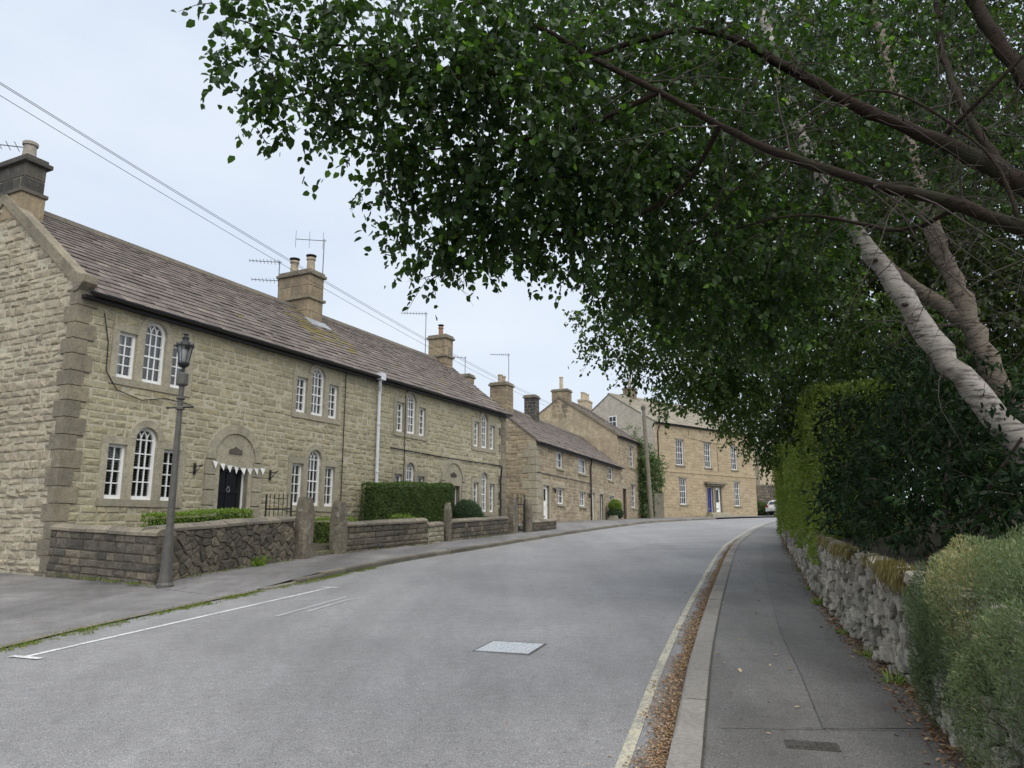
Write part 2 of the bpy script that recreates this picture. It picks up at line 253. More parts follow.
# ---------------------------------------------------------------- mesh helpers
def gz(y):
    """height of the street: it climbs away from the camera"""
    if y < 42: return .04 * y
    if y < 110: return 1.68 + .028 * (y - 42)
    return 1.68 + .028 * 68
def tag(o, label=None, cat=None, group=None, kind=None):
    if label: o['label'] = label
    if cat: o['category'] = cat
    if group: o['group'] = group
    if kind: o['kind'] = kind
    return o
def link(name, me, mat=None, parent=None):
    o = bpy.data.objects.new(name, me); COL.objects.link(o)
    if mat is not None and me is not None and not me.materials: me.materials.append(mat)
    if parent is not None: o.parent = parent
    return o
def empty(name, loc, rz=0.0):
    o = bpy.data.objects.new(name, None); COL.objects.link(o); o.location = loc; o.rotation_euler = (0, 0, rz); o.empty_display_size = .2
    return o
class MB:
    def __init__(s): s.V = []; s.F = []
    def add(s, vs, fs):
        n = len(s.V); s.V += [tuple(v) for v in vs]; s.F += [tuple(i + n for i in f) for f in fs]
        return s
    def box(s, x0, x1, y0, y1, z0, z1):
        return s.add([(x0, y0, z0), (x1, y0, z0), (x1, y1, z0), (x0, y1, z0), (x0, y0, z1), (x1, y0, z1), (x1, y1, z1), (x0, y1, z1)],
                     [(0, 3, 2, 1), (4, 5, 6, 7), (0, 1, 5, 4), (1, 2, 6, 5), (2, 3, 7, 6), (3, 0, 4, 7)])
    def quad(s, a, b, c, d): return s.add([a, b, c, d], [(0, 1, 2, 3)])
    def prism_y(s, poly, y0, y1):
        n = len(poly); vs = [(p[0], y0, p[1]) for p in poly] + [(p[0], y1, p[1]) for p in poly]
        return s.add(vs, [tuple(range(n)), tuple(range(2 * n - 1, n - 1, -1))] + [(i, i + n, (i + 1) % n + n, (i + 1) % n) for i in range(n)])
    def prism_x(s, poly, x0, x1):
        n = len(poly); vs = [(x0, p[0], p[1]) for p in poly] + [(x1, p[0], p[1]) for p in poly]
        return s.add(vs, [tuple(range(n - 1, -1, -1)), tuple(range(n, 2 * n))] + [(i, (i + 1) % n, (i + 1) % n + n, i + n) for i in range(n)])
    def tube(s, pts, rad, sides=8, cap=True, wob=0.0):
        pts = [Vector(p) for p in pts]; n = len(pts)
        if not hasattr(rad, '__len__'): rad = [rad] * n
        vs = []; up = None
        for i, p in enumerate(pts):
            t = (pts[min(i + 1, n - 1)] - pts[max(i - 1, 0)]).normalized()
            if up is None: up = t.orthogonal().normalized()
            else: up = (up - t * up.dot(t)).normalized()
            b = t.cross(up)
            for k in range(sides):
                a = 2 * math.pi * k / sides; r = rad[i] * (1 + (random.uniform(-wob, wob) if wob else 0))
                vs.append(p + (up * math.cos(a) + b * math.sin(a)) * r)
        fs = [(i * sides + k, i * sides + (k + 1) % sides, (i + 1) * sides + (k + 1) % sides, (i + 1) * sides + k) for i in range(n - 1) for k in range(sides)]
        if cap: fs += [tuple(range(sides - 1, -1, -1)), tuple(range((n - 1) * sides, n * sides))]
        return s.add(vs, fs)
    def lathe(s, prof, c=(0, 0, 0), sides=16):
        vs = []; n = len(prof)
        for r, z in prof:
            for k in range(sides):
                a = 2 * math.pi * k / sides; vs.append((c[0] + r * math.cos(a), c[1] + r * math.sin(a), c[2] + z))
        fs = [(i * sides + k, i * sides + (k + 1) % sides, (i + 1) * sides + (k + 1) % sides, (i + 1) * sides + k) for i in range(n - 1) for k in range(sides)]
        fs += [tuple(range(sides - 1, -1, -1)), tuple(range((n - 1) * sides, n * sides))]
        return s.add(vs, fs)
    def mesh(s, name, smooth=False):
        me = bpy.data.meshes.new(name); me.from_pydata(s.V, [], s.F)
        if smooth: me.polygons.foreach_set('use_smooth', [True] * len(me.polygons))
        me.update(); return me
    def build(s, name, mat, parent=None, smooth=False, bevel=0.0):
        o = link(name, s.mesh(name, smooth), mat, parent)
        if bevel:
            m = o.modifiers.new('bevel', 'BEVEL'); m.width = bevel; m.segments = 2; m.limit_method = 'ANGLE'
        return o
def arc_pts(xc, zc, r, a0, a1, n): return [(xc + r * math.cos(R(a0 + (a1 - a0) * i / n)), zc + r * math.sin(R(a0 + (a1 - a0) * i / n))) for i in range(n + 1)]

# ---------------------------------------------------------------- masonry: single stones on any wall face
def stone_geo(w, h, p, ch, rough, back=.05):
    """one stone block: front at y=-p, back at y=+back"""
    u = random.uniform; hw, hh = w / 2, h / 2; j = lambda: u(-rough, rough)
    B = [(-hw, back, -hh), (hw, back, -hh), (hw, back, hh), (-hw, back, hh)]
    Mv = [(-hw + abs(j()) * .4, -p + ch, -hh + abs(j()) * .3), (hw - abs(j()) * .4, -p + ch, -hh + abs(j()) * .3), (hw - abs(j()) * .4, -p + ch, hh - abs(j()) * .3), (-hw + abs(j()) * .4, -p + ch, hh - abs(j()) * .3)]
    T = [(-hw + ch + abs(j()), -p + j() * .5, -hh + ch + abs(j()) * .6), (hw - ch - abs(j()), -p + j() * .5, -hh + ch + abs(j()) * .6), (hw - ch - abs(j()), -p + j() * .5, hh - ch - abs(j()) * .6), (-hw + ch + abs(j()), -p + j() * .5, hh - ch - abs(j()) * .6)]
    C = [(u(-.2, .2) * w, -p - abs(j()) * .9, u(-.15, .15) * h)]
    V = B + Mv + T + C
    F = []
    for i in range(4):
        k = (i + 1) % 4; F.append((i, k, 4 + k, 4 + i)); F.append((4 + i, 4 + k, 8 + k, 8 + i)); F.append((8 + i, 8 + k, 12))
    return V, F
_stone_cache = {}
def stone_mesh(w, h, p, ch, rough, mat, back=.05):
    key = (round(w / .06), round(h / .03), round(p, 2), rough, mat.name, random.randrange(2))
    if key not in _stone_cache:
        w0, h0 = max(.03, key[0] * .06), max(.02, key[1] * .03)
        V, F = stone_geo(w0, h0, p, ch, rough, back)
        me = bpy.data.meshes.new('stone'); me.from_pydata(V, [], F); me.materials.append(mat); _stone_cache[key] = (me, w0, h0)
    return _stone_cache[key]
def course_levels(keys, hmean, jit=.18):
    out = []
    keys = sorted(set(round(k, 3) for k in keys))
    for a, b in zip(keys, keys[1:]):
        if b - a < .03: continue
        n = max(1, round((b - a) / hmean)); ws = [random.uniform(1 - jit, 1 + jit) for _ in range(n)]; s = sum(ws); z = a
        for w in ws: out.append((z, z + (b - a) * w / s)); z += (b - a) * w / s
    return out
def masonry(u0, u1, levels, lmin, lmax, blocks=(), arches=(), prof=None, gap=.012, edge=None):
    """list of (uc, zc, w, h); blocks are (u0,u1,z0,z1) left clear, arches (uc,zc,R), prof(z)->(ua,ub) trims gables"""
    out = []
    for za, zb in levels:
        zm = (za + zb) / 2; iv = []
        for b in blocks:
            if za + .03 < b[3] and zb - .03 > b[2]: iv.append((b[0], b[1]))
        for (uc, zc, r) in arches:
            zz = max(za, zc) + .25 * (zb - za)
            if zb > zc and zz < zc + r:
                hw = math.sqrt(max(0, r * r - (zz - zc) ** 2)); iv.append((uc - hw, uc + hw))
        ua, ub = (u0, u1) if prof is None else prof(zm)
        iv.sort(); segs = []; x = ua
        for a, b in iv:
            if a > x: segs.append((x, min(a, ub)))
            x = max(x, b)
        if x < ub: segs.append((x, ub))
        for a, b in segs:
            if b - a < .06: continue
            x = a; first = True
            while x < b - 1e-4:
                l = random.uniform(lmin, lmax) * (random.uniform(.45, 1) if first else 1); first = False
                if b - (x + l) < lmin * .55: l = b - x
                out.append((x + l / 2, zm, l - gap, zb - za - gap)); x += l
    return out
def lay_stones(parent, sts, face, mat, n_single=0, p=(.012, .028), ch=.012, rough=.012, name='stone', cam_sort=True, back=.05, tilt=0.0):
    """first n_single (largest in view) become objects of their own, the others one joined part"""
    bpy_loc = Matrix.Translation(parent.location) @ parent.rotation_euler.to_matrix().to_4x4() if parent else Matrix()
    base = bpy_loc
    pp = parent.parent if parent else None
    while pp is not None:
        base = Matrix.Translation(pp.location) @ pp.rotation_euler.to_matrix().to_4x4() @ base; pp = pp.parent
    W = base @ face
    def key(s):
        d = (W @ Vector((s[0], 0, s[1])) - Vector((0, 0, EYE))).length
        return -(s[2] * s[3]) / (d * d)
    sts = sorted(sts, key=key) if n_single else sts
    mb = MB()
    for i, (uc, zc, w, h) in enumerate(sts):
        pr = random.uniform(*p)
        if i < n_single:
            me, w0, h0 = stone_mesh(w, h, round(pr, 2) if p[1] > .05 else (p[0] + p[1]) / 2, ch, rough, mat, back)
            o = link(name, me, None, parent)
            M = face @ Matrix.Translation((uc, random.uniform(-.004, .004), zc))
            if tilt: M = M @ Matrix.Rotation(random.uniform(-tilt, tilt), 4, 'Y')
            o.matrix_local = M @ Matrix.Diagonal((w / w0, 1, h / h0, 1))
        else:
            V, F = stone_geo(w, h, pr, ch, rough, back)
            M = face @ Matrix.Translation((uc, 0, zc))
            if tilt: M = M @ Matrix.Rotation(random.uniform(-tilt, tilt), 4, 'Y')
            mb.add([M @ Vector(v) for v in V], F)
    if mb.V: tag(mb.build(name, mat, parent), kind='stuff')
FRONT = Matrix.Identity(4)
def left_face(dep, x=0.0):      # outward -x, u runs from the back (u=0) to the front (u=dep)
    return Matrix(((0, 1, 0, x), (-1, 0, 0, dep), (0, 0, 1, 0), (0, 0, 0, 1)))
def right_face(x):              # outward +x, u runs from front to back
    return Matrix(((0, -1, 0, x), (1, 0, 0, 0), (0, 0, 1, 0), (0, 0, 0, 1)))

def holed_sheet(mb, x0, x1, z0, z1, holes, y=0.0, depth=.22):
    xs = sorted({x0, x1} | {v for h in holes for v in h[:2]}); zs = sorted({z0, z1} | {v for h in holes for v in h[2:4]})
    for a, b in zip(xs, xs[1:]):
        for c, d in zip(zs, zs[1:]):
            xm, zm = (a + b) / 2, (c + d) / 2
            if any(h[0] < xm < h[1] and h[2] < zm < h[3] for h in holes): continue
            mb.quad((a, y, c), (b, y, c), (b, y, d), (a, y, d))
    for h in holes:
        a, b, c, d = h[:4]; e = y + depth
        mb.quad((a, y, c), (a, y, d), (a, e, d), (a, e, c)); mb.quad((b, y, d), (b, y, c), (b, e, c), (b, e, d))
        mb.quad((a, y, d), (b, y, d), (b, e, d), (a, e, d)); mb.quad((b, y, c), (a, y, c), (a, e, c), (b, e, c))
def shell(root, L, dep, z0, ze, zr, holes, mat, left=True, right=True, left_mat=None):
    """recessed core of the walls, with true openings"""
    mb = MB(); holed_sheet(mb, 0, L, z0, ze, holes)
    mb.quad((L, dep, z0), (0, dep, z0), (0, dep, ze), (L, dep, ze))
    b = dep / 2
    if not left_mat: mb.add([(0, dep, z0), (0, 0, z0), (0, 0, ze), (0, b, zr), (0, dep, ze)], [(0, 1, 2, 3, 4)])
    mb.add([(L, 0, z0), (L, dep, z0), (L, dep, ze), (L, b, zr), (L, 0, ze)], [(0, 1, 2, 3, 4)])
    o = mb.build('wall', mat, root)
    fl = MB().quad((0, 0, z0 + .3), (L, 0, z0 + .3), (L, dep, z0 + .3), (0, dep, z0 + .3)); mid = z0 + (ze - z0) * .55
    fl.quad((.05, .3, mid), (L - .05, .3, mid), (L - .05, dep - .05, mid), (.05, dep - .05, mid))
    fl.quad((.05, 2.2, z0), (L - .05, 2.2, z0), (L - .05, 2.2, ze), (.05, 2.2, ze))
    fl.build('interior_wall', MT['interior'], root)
    if left_mat: MB().add([(0, dep, z0), (0, 0, z0), (0, 0, ze), (0, b, zr), (0, dep, ze)], [(0, 1, 2, 3, 4)]).build('gable_wall', left_mat, root)
    return o
def roof(root, L, dep, ze, zr, mat, ov=.22, x0=-.06, x1=None, gauge=(.30, .17), n_single=0, wid=(.24, .5), ridge='ridge', thick=.028, moss=None):
    x1 = L + .06 if x1 is None else x1
    b = dep / 2; sl = (zr - ze) / b; k = math.sqrt(1 + sl * sl); ye, zv = -ov, ze - ov * sl
    up = Vector((0, 1, sl)) / k; nv = Vector((0, -sl, 1)) / k
    mb = MB(); t = .07
    mb.prism_x([(ye, zv), (ye, zv + t), (b, zr + t), (dep + ov, zv + t), (dep + ov, zv), (b, zr)], x0, x1)
    rf = mb.build('roof', mat, root)
    slen = Vector((0, b - ye, zr - zv)).length; s = 0; items = []
    while s < slen - .05:
        g = gauge[0] + (gauge[1] - gauge[0]) * s / slen; g *= random.uniform(.93, 1.07)
        x = x0 - random.uniform(0, .2)
        while x < x1:
            w = random.uniform(*wid) * (1 - .25 * s / slen); a = max(x, x0); e = min(x + w, x1); x += w
            if e - a > .04: items.append((a, e, s, min(g * 1.35, slen - s + .03)))
        s += g
    def geo(a, e, s, l):
        th = thick * random.uniform(.75, 1.3); j = random.uniform(-.012, .012); lift = random.uniform(.0, .008); drop = random.uniform(-.012, .014)
        P = lambda xx, ss, nn: Vector((xx, ye, zv + t)) + up * ss + nv * nn
        q = .005
        V = [P(a + q, s - .02 + drop, .004 + lift + th), P(e - q, s - .02 + drop + j, .004 + lift + th * random.uniform(.8, 1.25)), P(e - q, s + l, .006), P(a + q, s + l, .006),
             P(a + q, s - .02 + drop, .002), P(e - q, s - .02 + drop + j, .002)]
        return V, [(0, 1, 2, 3), (4, 5, 1, 0), (4, 0, 3), (1, 5, 2)]
    if n_single:
        base = Matrix.Translation(root.location) @ root.rotation_euler.to_matrix().to_4x4()
        items.sort(key=lambda i: (base @ (Vector((i[0], ye, zv)) + up * i[2])).length - (.0 if True else 0))
    mbs = {}
    for i, it in enumerate(items):
        V, F = geo(*it); c = sum(V, Vector()) / len(V)
        m = mat
        if moss and moss(c) > random.random(): m = MT['slate_moss']
        if i < n_single:
            me = bpy.data.meshes.new('slate'); me.from_pydata([v - c for v in V], [], F); me.materials.append(m)
            o = link('slate', me, None, rf); o.location = c
        else: mbs.setdefault(m.name, (MB(), m))[0].add(V, F)
    for q, m in mbs.values(): tag(q.build('slate', m, rf), kind='stuff')
    mb = MB(); x = x0
    while x < x1 - .05:
        l = min(random.uniform(.5, .7), x1 - x); z = zr + t + .035
        mb.prism_x([(b - .17, z - .17 * sl + .02), (b - .03, z + .05), (b + .03, z + .05), (b + .17, z - .17 * sl + .02), (b + .15, z - .17 * sl - .04), (b - .15, z - .17 * sl - .04)], x + .006, x + l - .006); x += l
    tag(mb.build('ridge_stone', MT[ridge], rf), kind='stuff')
    return rf
def gutter(root, x0, x1, ze, zr, dep, ov=.22, mat='gutter', board=True):
    sl = (zr - ze) / (dep / 2); zv = ze - ov * sl
    mb = MB(); y = -ov - .055; r = .06
    prof = [(y - r, zv + .05)] + [(y - r * math.cos(R(a)), zv + .05 - r * math.sin(R(a))) for a in range(20, 180, 20)] + [(y + r, zv + .05), (y + r * .8, zv + .05), (y, zv + .01), (y - r * .8, zv + .05)]
    mb.prism_x(prof, x0, x1)
    if board: mb.box(x0, x1, -ov * .75, -.004 - .03, zv - .07, zv - .005)
    return mb.build('gutter', MT[mat], root)
def pipe(root, x, z0, z1, mat, name='downpipe', r=.045, y=-.10, hopper=False):
    mb = MB(); mb.tube([(x, y, z0), (x, y, z1 - .55), (x, y - .02, z1 - .42), (x - .12, y - .1, z1 - .18), (x - .12, y - .12, z1)], r, 10)
    z = z0 + .4
    while z < z1 - .6: mb.lathe([(r * 1.3, 0), (r * 1.3, .05)], (x, y, z), 10); z += 1.5
    if hopper: mb.box(x - .24, x, y - .24, y + .0, z1 - .1, z1 + .12)
    return mb.build(name, mat, root)
def chimney(root, x0, x1, y0, y1, z0, z1, mat, pots, cap='dressed', single=False, band=None, core='mortar', stones=True, capo=.07, pot_h=.5, pot_r=.13, pot_mat='pot', bh=.22):
    mb = MB().box(x0 + .015, x1 - .015, y0 + .015, y1 - .015, z0, z1 - .05)
    ch = mb.build('chimney', MT[core] if stones else MT[mat], root)
    if stones:
        lv = course_levels([z0, band if band else (z0 + z1) / 2, z1 - .1], bh, .08)
        W, Dp = x1 - x0, y1 - y0
        for face, uu in ((Matrix.Translation((x0, y0 + .015, 0)), W), (Matrix.Translation((0, y0, 0)) @ left_face(Dp, x0 + .015), Dp), (Matrix.Translation((0, y0, 0)) @ right_face(x1 - .015), Dp)):
            lay_stones(ch, masonry(0, uu, lv, .28, .55), face, MT[mat], 40 if single else 0, p=(.012, .024), rough=.008)
    mb = MB().box(x0 - capo, x1 + capo, y0 - capo, y1 + capo, z1 - .1, z1)
    mb.box(x0 - .02, x1 + .02, y0 - .02, y1 + .02, z1 + .002, z1 + .09); mb.build('cap', MT[cap], ch, bevel=.012)
    if band: MB().box(x0 - .07, x1 + .07, y0 - .07, y1 + .07, band - .045, band + .045).build('band', MT[cap], ch, bevel=.01)
    for i, (px, py, h, r, kind) in enumerate(pots):
        m = MB().lathe([(r * 1.12, 0), (r * 1.12, .06), (r * .98, .08), (r * .86, h - .09), (r * 1.08, h - .085), (r * 1.1, h - .02), (r * .95, h), (r * .75, h), (r * .72, h - .12)], (px, py, z1 + .09), 16)
        po = m.build('chimney_pot', MT[kind], ch, smooth=False)
        if kind == 'pot_cowl': pass
    return ch
def cowl(ch, px, py, z, r, mat='iron'):
    m = MB().lathe([(r * 1.25, .10), (r * 1.3, .13), (r * .2, .17)], (px, py, z), 14)
    for k in range(4):
        a = k * math.pi / 2; m.box(px + r * .8 * math.cos(a) - .01, px + r * .8 * math.cos(a) + .01, py + r * .8 * math.sin(a) - .01, py + r * .8 * math.sin(a) + .01, z - .02, z + .11)
    m.build('cowl', MT[mat], ch)

# ---------------------------------------------------------------- windows and doors
def sash(root, x0, x1, z0, z1, cols, rows, arch=False, y=.055, fw=.062, bar=.024, curtain=None, meet=True, blind=False, name='sash_window', interlace=True, box=.075):
    """painted frame with bars and glass; arch: z1 is the crown of a half round head"""
    xc = (x0 + x1) / 2; r = (x1 - x0) / 2; zs = z1 - r if arch else z1
    mb = MB()
    mb.box(x0, x0 + fw, y, y + box, z0, zs); mb.box(x1 - fw, x1, y, y + box, z0, zs); mb.box(x0 + fw, x1 - fw, y, y + box, z0, z0 + fw * 1.3)
    if not arch: mb.box(x0 + fw, x1 - fw, y, y + box, z1 - fw, z1)
    else:
        o = arc_pts(xc, zs, r, 0, 180, 14); i_ = arc_pts(xc, zs, r - fw, 0, 180, 14)
        for k in range(14): mb.prism_y([o[k], o[k + 1], i_[k + 1], i_[k]], y, y + box)
    f = mb.build(name, MT['white'], root)
    a, b, c, d = x0 + fw, x1 - fw, z0 + fw * 1.3, (zs if arch else z1 - fw)
    yb = y + .02; mb = MB()
    for i in range(1, cols):
        x = a + (b - a) * i / cols; mb.box(x - bar / 2, x + bar / 2, yb, yb + .03, c, d)
    for j in range(1, rows):
        z = c + (d - c) * j / rows; t = bar * (1.6 if meet and j == rows // 2 else 1)
        mb.box(a, b, yb - .004, yb + .026, z - t / 2, z + t / 2)
    if arch:
        mb.box(a, b, yb - .004, yb + .026, zs - bar / 2, zs + bar / 2); w = b - a
        for k in range(1, cols):       # interlaced pointed heads
            x = a + w * k / cols
            for sgn in (-1, 1):
                pts = []
                for q in range(8):
                    an = R(q * 11.5); rad = w * .62
                    px = x + sgn * (rad - rad * math.cos(an)); pz = zs + rad * math.sin(an)
                    if (px - xc) ** 2 + (pz - zs) ** 2 < (r - fw * .6) ** 2: pts.append((px, pz))
                for (p, q) in zip(pts, pts[1:]): mb.prism_y([(p[0] - bar / 2, p[1]), (p[0] + bar / 2, p[1]), (q[0] + bar / 2, q[1]), (q[0] - bar / 2, q[1])], yb, yb + .026)
    mb.build('glazing_bar', MT['white'], f)
    g = MB()
    if arch:
        pl = [(a, c), (b, c)] + arc_pts(xc, zs, r - fw * .7, 0, 180, 12); g.add([(p[0], y + .045, p[1]) for p in pl], [tuple(range(len(pl)))])
    else: g.quad((a, y + .045, c), (b, y + .045, c), (b, y + .045, d), (a, y + .045, d))
    g.build('glass', MT['glass'], f)
    if curtain:
        m = MB(); ytop = z1 - .02
        for side, fr in ((0, curtain[0]), (1, curtain[1])):
            if fr <= 0: continue
            n = max(3, int(fr * 10)); w = (b - a) * fr; xs = [a + w * i / n if side == 0 else b - w * i / n for i in range(n + 1)]
            for i in range(n):
                ya = y + .12 + (.03 if i % 2 else 0); yc = y + .12 + (0 if i % 2 else .03)
                m.quad((xs[i], ya, c), (xs[i + 1], yc, c), (xs[i + 1], yc, ytop), (xs[i], ya, ytop))
        m.build('curtain', MT['curtain'], f)
    if blind:
        m = MB(); z = c + .03
        while z < z1 - .06: m.box(a + .01, b - .01, y + .10, y + .135, z, z + .006); z += .055
        m.build('blind', MT['interior' if blind != 'w' else 'curtain'], f)
    return f
def triple_window(root, xc, zs, zt, zc, curtains=(None, None, None), blind=False):
    """Venetian group: two side sashes and a taller round-headed one, in a flat stone surround.  Returns (holes, blocks, arch)"""
    L0, L1, C0, C1, R0, R1 = xc - .89, xc - .46, xc - .275, xc + .275, xc + .45, xc + .88
    mb = MB(); y0, y1 = -.03, .16; s = .15
    mb.box(L0 - s, L0, y0, y1, zs, zt); mb.box(L1, C0, y0, y1, zs, zt); mb.box(C1, R0, y0, y1, zs, zt); mb.box(R1, R1 + s, y0, y1, zs, zt)
    mb.box(L0 - s - .0, R1 + s, y0 - .006, y1, zs - .15, zs - .001)
    sp = zc - .275
    mb.box(L0 - s, C0 - .002, y0 - .004, y1, zt + .001, zt + .17); mb.box(C1 + .002, R1 + s, y0 - .004, y1, zt + .001, zt + .17)
    if sp > zt + .17: mb.box(C0 - .15, C0, y0, y1, zt + .171, sp); mb.box(C1, C1 + .15, y0, y1, zt + .171, sp)
    o = arc_pts(xc, sp, .425, 0, 180, 16); i_ = arc_pts(xc, sp, .275, 0, 180, 16)
    for k in range(16): mb.prism_y([o[k], o[k + 1], i_[k + 1], i_[k]], y0 - .01, y1)
    mb.build('window_surround', MT['dressed'], root)
    rows = 4
    sash(root, L0, L1, zs, zt, 2, rows, curtain=curtains[0], blind=blind, meet=False)
    sash(root, C0, C1, zs, zc, 3, 4, arch=True, curtain=curtains[1], blind=blind)
    sash(root, R0, R1, zs, zt, 2, rows, curtain=curtains[2], blind=blind, meet=False)
    e = .001
    holes = [(L0 - e, L1 + e, zs, zt), (C0 - e, C1 + e, zs, zc), (R0 - e, R1 + e, zs, zt)]
    blocks = [(L0 - s, R1 + s, zs - .15, zt + .17)]
    if sp > zt + .17: blocks.append((C0 - .15, C1 + .15, zt + .1, sp))
    return holes, blocks, (xc, sp, .425)
def plain_window(root, x0, x1, z0, z1, cols, rows, mat='dressed', sill=True, curtain=None, s=.13, meet=True, box=.06, lint=.18, jambs=False, y=.09):
    mb = MB()
    mb.box(x0 - s, x1 + s, -.03, .14, z1, z1 + lint).build('lintel', MT[mat], root, bevel=.008)
    if sill: MB().box(x0 - .12, x1 + .12, -.09, .14, z0 - .12, z0).build('sill', MT[mat], root, bevel=.008)
    sash(root, x0, x1, z0, z1, cols, rows, curtain=curtain, meet=meet, box=box, y=y)
    return (x0, x1, z0, z1), [(x0 - s, x1 + s, z1, z1 + lint), (x0 - (s if jambs else .0), x1 + (s if jambs else 0), z0, z1), (x0 - .12, x1 + .12, z0 - .12, z0)]
def door(root, x0, x1, z0, z1, mat, panels=((.12, .45), (.52, .95)), glaze=None, letter=True, knocker=None, y=.13, frame='white', fw=.04, cols=2):
    f = MB(); f.box(x0, x0 + fw, y - .03, y + .06, z0, z1 - fw); f.box(x1 - fw, x1, y - .03, y + .06, z0, z1 - fw); f.box(x0, x1, y - .03, y + .06, z1 - fw, z1)
    f.build('door_frame', MT[frame], root)
    a, b, c, d = x0 + fw, x1 - fw, z0 + .02, z1 - fw; H = d - c; W = b - a
    mb = MB(); mb.box(a, b, y + .022, y + .05, c, d); st = .10 * W / .7
    rails = [0] + [v for p in panels for v in p] + [1]
    mb.box(a, a + st, y, y + .021, c, d); mb.box(b - st, b, y, y + .021, c, d)
    for q in range(0, len(rails), 2): mb.box(a + st, b - st, y, y + .021, c + rails[q] * H, c + rails[q + 1] * H)
    if cols == 2: 
        for p in panels: mb.box((a + b) / 2 - st / 2, (a + b) / 2 + st / 2, y + .001, y + .021, c + p[0] * H, c + p[1] * H)
    dr = mb.build('door', MT[mat], root)
    if letter: MB().box((a + b) / 2 - .13, (a + b) / 2 + .13, y - .012, y - .001, c + .12 * H, c + .12 * H + .085).build('letter_plate', MT['brass'], dr)
    if knocker:
        k = MB(); kx, kz = (a + b) / 2, c + knocker * H
        k.tube([(kx + .045 * math.sin(R(t)), y - .02, kz + .06 * math.cos(R(t))) for t in range(0, 361, 30)], .011, 6, cap=False); k.lathe([(.028, 0), (.03, .02), (.01, .03)], (kx, y - .012, kz + .06), 8)
        k.build('knocker', MT['galv'], dr)
    if glaze:
        MB().quad((a + st, y + .015, c + glaze[0] * H), (b - st, y + .015, c + glaze[0] * H), (b - st, y + .015, c + glaze[1] * H), (a + st, y + .015, c + glaze[1] * H)).build('pane', MT['carglass'], dr)
    MB().lathe([(.012, 0), (.012, .04), (.026, .05), (.02, .075)], (0, 0, 0), 10).build('door_knob', MT['brass'], dr).matrix_local = Matrix.Translation((b - .07, y, c + .48 * H)) @ Matrix.Rotation(R(90), 4, 'X')
    return (x0, x1, z0, z1)

# ---------------------------------------------------------------- leaves
def leaf_mesh(name, pos, ax, nr, ln, wd, tint, mat, parent=None, fold=.18, stuff=True, simple=False):
    pos = np.asarray(pos, np.float32); N = len(pos)
    ax = ax / np.linalg.norm(ax, axis=1, keepdims=True); sd = np.cross(ax, nr); sd /= np.linalg.norm(sd, axis=1, keepdims=True) + 1e-9
    up = np.cross(sd, ax)
    prof = np.array([(0, 0, 0), (.28, .46, 1), (.68, .36, .8), (1, 0, 0), (.68, -.36, .8), (.28, -.46, 1)], np.float32)
    if simple: prof = np.array([(0, 0, 0), (.45, .5, 1), (1, 0, 0), (.45, -.5, 1)], np.float32)
    K = len(prof)
    ln = np.broadcast_to(ln, (N,)).astype(np.float32); wd = np.broadcast_to(wd, (N,)).astype(np.float32)
    V = pos[:, None, :] + ax[:, None, :] * (prof[None, :, 0:1] * ln[:, None, None]) + sd[:, None, :] * (prof[None, :, 1:2] * wd[:, None, None]) + up[:, None, :] * (prof[None, :, 2:3] * (fold * wd)[:, None, None])
    V = V.reshape(-1, 3).astype(np.float32)
    q = [0, 1, 2, 3] if simple else [0, 1, 2, 3, 0, 3, 4, 5]; Q = len(q)
    idx = (np.arange(N)[:, None] * K + np.array(q)[None]).reshape(-1).astype(np.int32)
    me = bpy.data.meshes.new(name); me.vertices.add(N * K); me.loops.add(N * Q); me.polygons.add(N * Q // 4)
    me.vertices.foreach_set('co', V.reshape(-1)); me.loops.foreach_set('vertex_index', idx)
    me.polygons.foreach_set('loop_start', np.arange(0, N * Q, 4, dtype=np.int32)); 
    me.update(calc_edges=True)
    at = me.attributes.new('tint', 'FLOAT', 'POINT'); at.data.foreach_set('value', np.repeat(np.asarray(tint, np.float32), K))
    o = link(name, me, mat, parent)
    if stuff: o['kind'] = 'stuff'
    return o
def rnd_dirs(n, zmul=1.0, zoff=0.0):
    d = RNG.normal(size=(n, 3)); d[:, 2] = d[:, 2] * zmul + zoff
    return d / np.linalg.norm(d, axis=1, keepdims=True)
